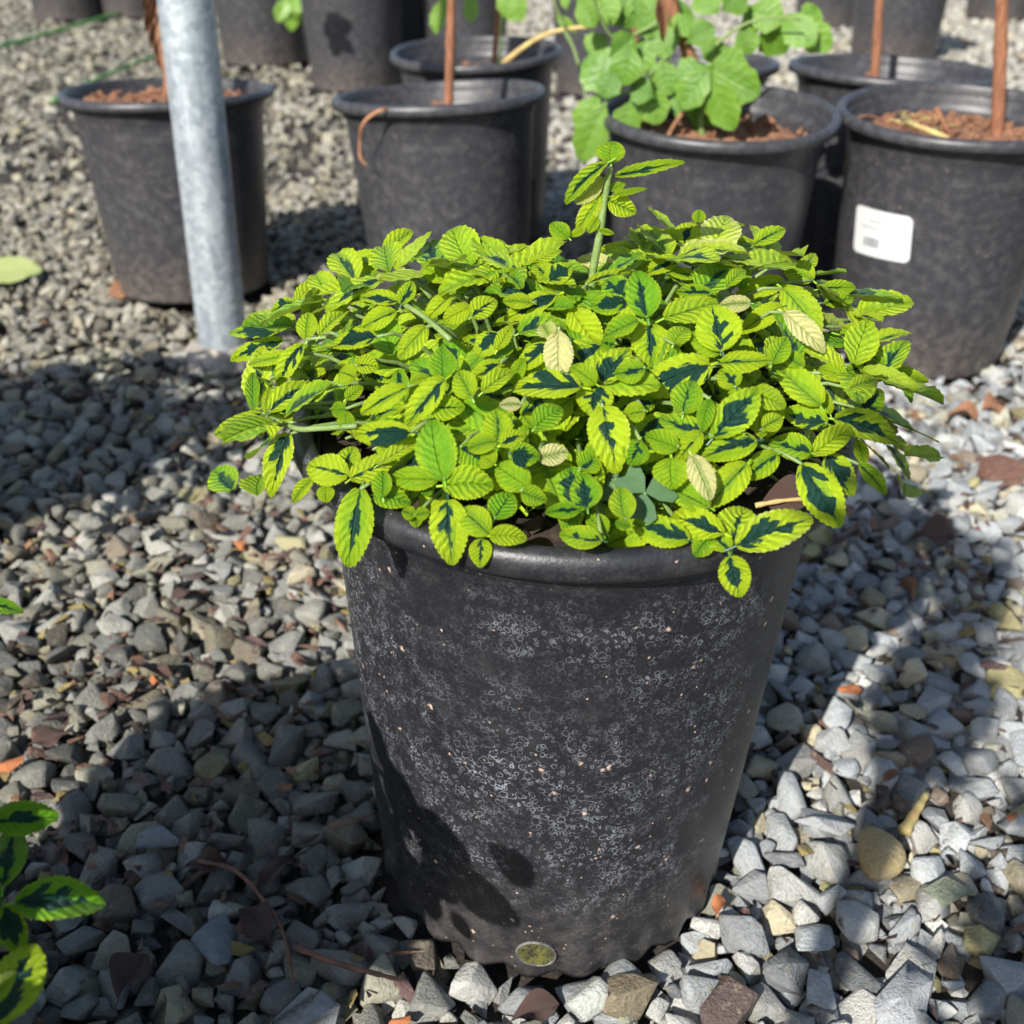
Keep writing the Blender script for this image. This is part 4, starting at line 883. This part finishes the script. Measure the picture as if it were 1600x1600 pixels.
# lobed leaves of the shrub right of centre
SH = [(1108,105,1068,160,44,.5),(1106,108,1100,195,46,.7),(1112,112,1140,190,46,.7),(1115,105,1172,142,56,.6),(1112,100,1160,108,50,.6),(1105,105,1062,120,46,.4),(985,160,972,208,42,.8),(1008,138,1028,185,42,.7),(968,140,922,95,62,.4),(945,165,915,240,46,.9),(935,150,908,200,40,.7),
      (985,70,975,125,44,.5),(1005,60,1000,110,40,.6),(1035,95,1045,140,42,.5),(1045,90,1030,50,46,.5),(945,55,925,80,36,.7),(975,40,960,5,44,.5),(1010,30,1035,0,44,.6),(1055,55,1078,30,40,.6),(1075,65,1110,45,36,.5),(1120,20,1095,-10,44,.6),(1130,15,1160,-10,44,.5),(1165,10,1188,40,40,.6),(1170,15,1215,30,44,.7),
      (1195,35,1222,78,44,.6),(1225,25,1265,58,44,.6),(1240,35,1290,70,40,.8),(1160,40,1172,78,34,.6),(1255,35,1275,12,34,.6),(960,110,945,145,36,.3),(1020,150,990,140,36,.3),(905,-5,925,35,34,.7),(935,-10,955,30,40,.8),(990,-15,985,35,46,.4),(1060,0,1062,50,44,.4),(1080,140,1060,175,34,.3),(1030,60,1005,30,38,.5),(955,85,985,60,40,.4),(1100,60,1125,85,32,.5),(920,130,950,110,36,.4)]
for i, (a, b, c, d, ww, t) in enumerate(SH): shrub_leaf(eC, a, b, c, d, ww, 1.16 + .1 * random.random() + (.06 if b < 60 else 0), t)
branch(eC, [(1095, 150), (1112, 108), (1120, 70), (1160, 40), (1200, 28), (1250, 30)], .0035, M_STEMG, 1.24, 1.2); branch(eC, [(1065, 60), (1030, 100), (990, 140), (960, 150), (935, 170)], .0035, M_STEMG, 1.26, 1.16); branch(eC, [(1050, 20), (1000, 50), (960, 60), (935, 20), (925, -20)], .0035, M_STEMG, 1.26, 1.2)
for i, (bu, bv, tu, tv, ww) in enumerate([(1034, -10, 1030, 40, 16), (1038, 0, 1036, 68, 14), (920, 215, 912, 262, 10)]):
    P0 = at_y(bu, bv, 1.18); P1 = at_y(tu, tv, 1.18); Z = px(P0)[2]; V, F, U = leaf_proto(12, 3, 0, .25, .9, .0, 950 + i); link('withered_leaf', mesh('withered_leaf', V, F, M_DEAD), eC, inv(eC) @ frame(P0, P1 - P0, CAM - P0, (P1 - P0).length, ww * Z / FPX))

# far row
FLAB = ['far black pot at top left, just right of the steel post', 'far black pot with a leaf shaped shadow on its side', 'far black pot behind the slanting branch pot', 'far black pot left of the lobed green leaves at the top', 'far black pot behind the straight brown stem at upper right',
        'far black pot at the top edge right of the lobed leaves', 'far black pot in the top right corner', 'far black pot in the top left corner', 'far black pot at the top edge left of the steel post', 'far black pot in deep shade between two lit far pots']
for i, (x, y, s) in enumerate(FARP):
    e = empty('potted_plant', (x, y, 0), FLAB[i], 'potted plant', 'far row of black nursery pots'); link('pot', pot_mesh(M_POTB, False, i % 4), e, Matrix.Diagonal((s, s, s, 1))); link('soil', soil_mesh('soil', .172 * s, .37 * s, M_PEAT, .01, i), e)
    cane(e, Vector((x, y, .36 * s)), Vector((x + random.uniform(-.05, .05), y, 1.2)), .012)
    if i in (0, 1):
        for k in range(16 if i == 0 else 0):
            bu, bv = 470 + random.uniform(-22, 22), random.uniform(-25, 5); shrub_leaf(e, bu, bv, bu + random.uniform(-25, 25), bv + random.uniform(25, 38), 20, y - .25 * s, random.uniform(.8, 1.4))
        if i == 1:
            for (du, dv, eu, ev) in [(530, 20, 532, 80), (528, 30, 505, 55), (530, 30, 555, 58), (530, 50, 520, 90), (530, 50, 548, 88), (528, 25, 518, 45)]:
                A = at_y(du, dv, y - .158 * s * .98) + SUNV * .5; B = at_y(eu, ev, y - .158 * s * .98) + SUNV * .5; link('leaf', random.choice(PSM), e, inv(e) @ frame(A, B - A, SUNV, (B - A).length, .055), leaf_col(.5, 0))
# green twine at top left
def twine(a, b, za, zb, r, label, mid=None):
    P = [at_z(*a, za)] + ([at_z(*mid, (za + zb) / 2)] if mid else []) + [at_z(*b, zb)]; V, F = tube(catmull(P, 6) if mid else P, r, 7); tag(link('garden_twine', mesh('garden_twine', V, F, M_TWINE)), label, 'twine')
twine((-30, 82), (235, 6), .02, .04, .011, 'upper green twine running over the gravel to the steel post', (110, 42)); twine((82, 158), (248, 84), .02, .03, .008, 'lower green twine ending at the leftmost pot rim', (165, 118))
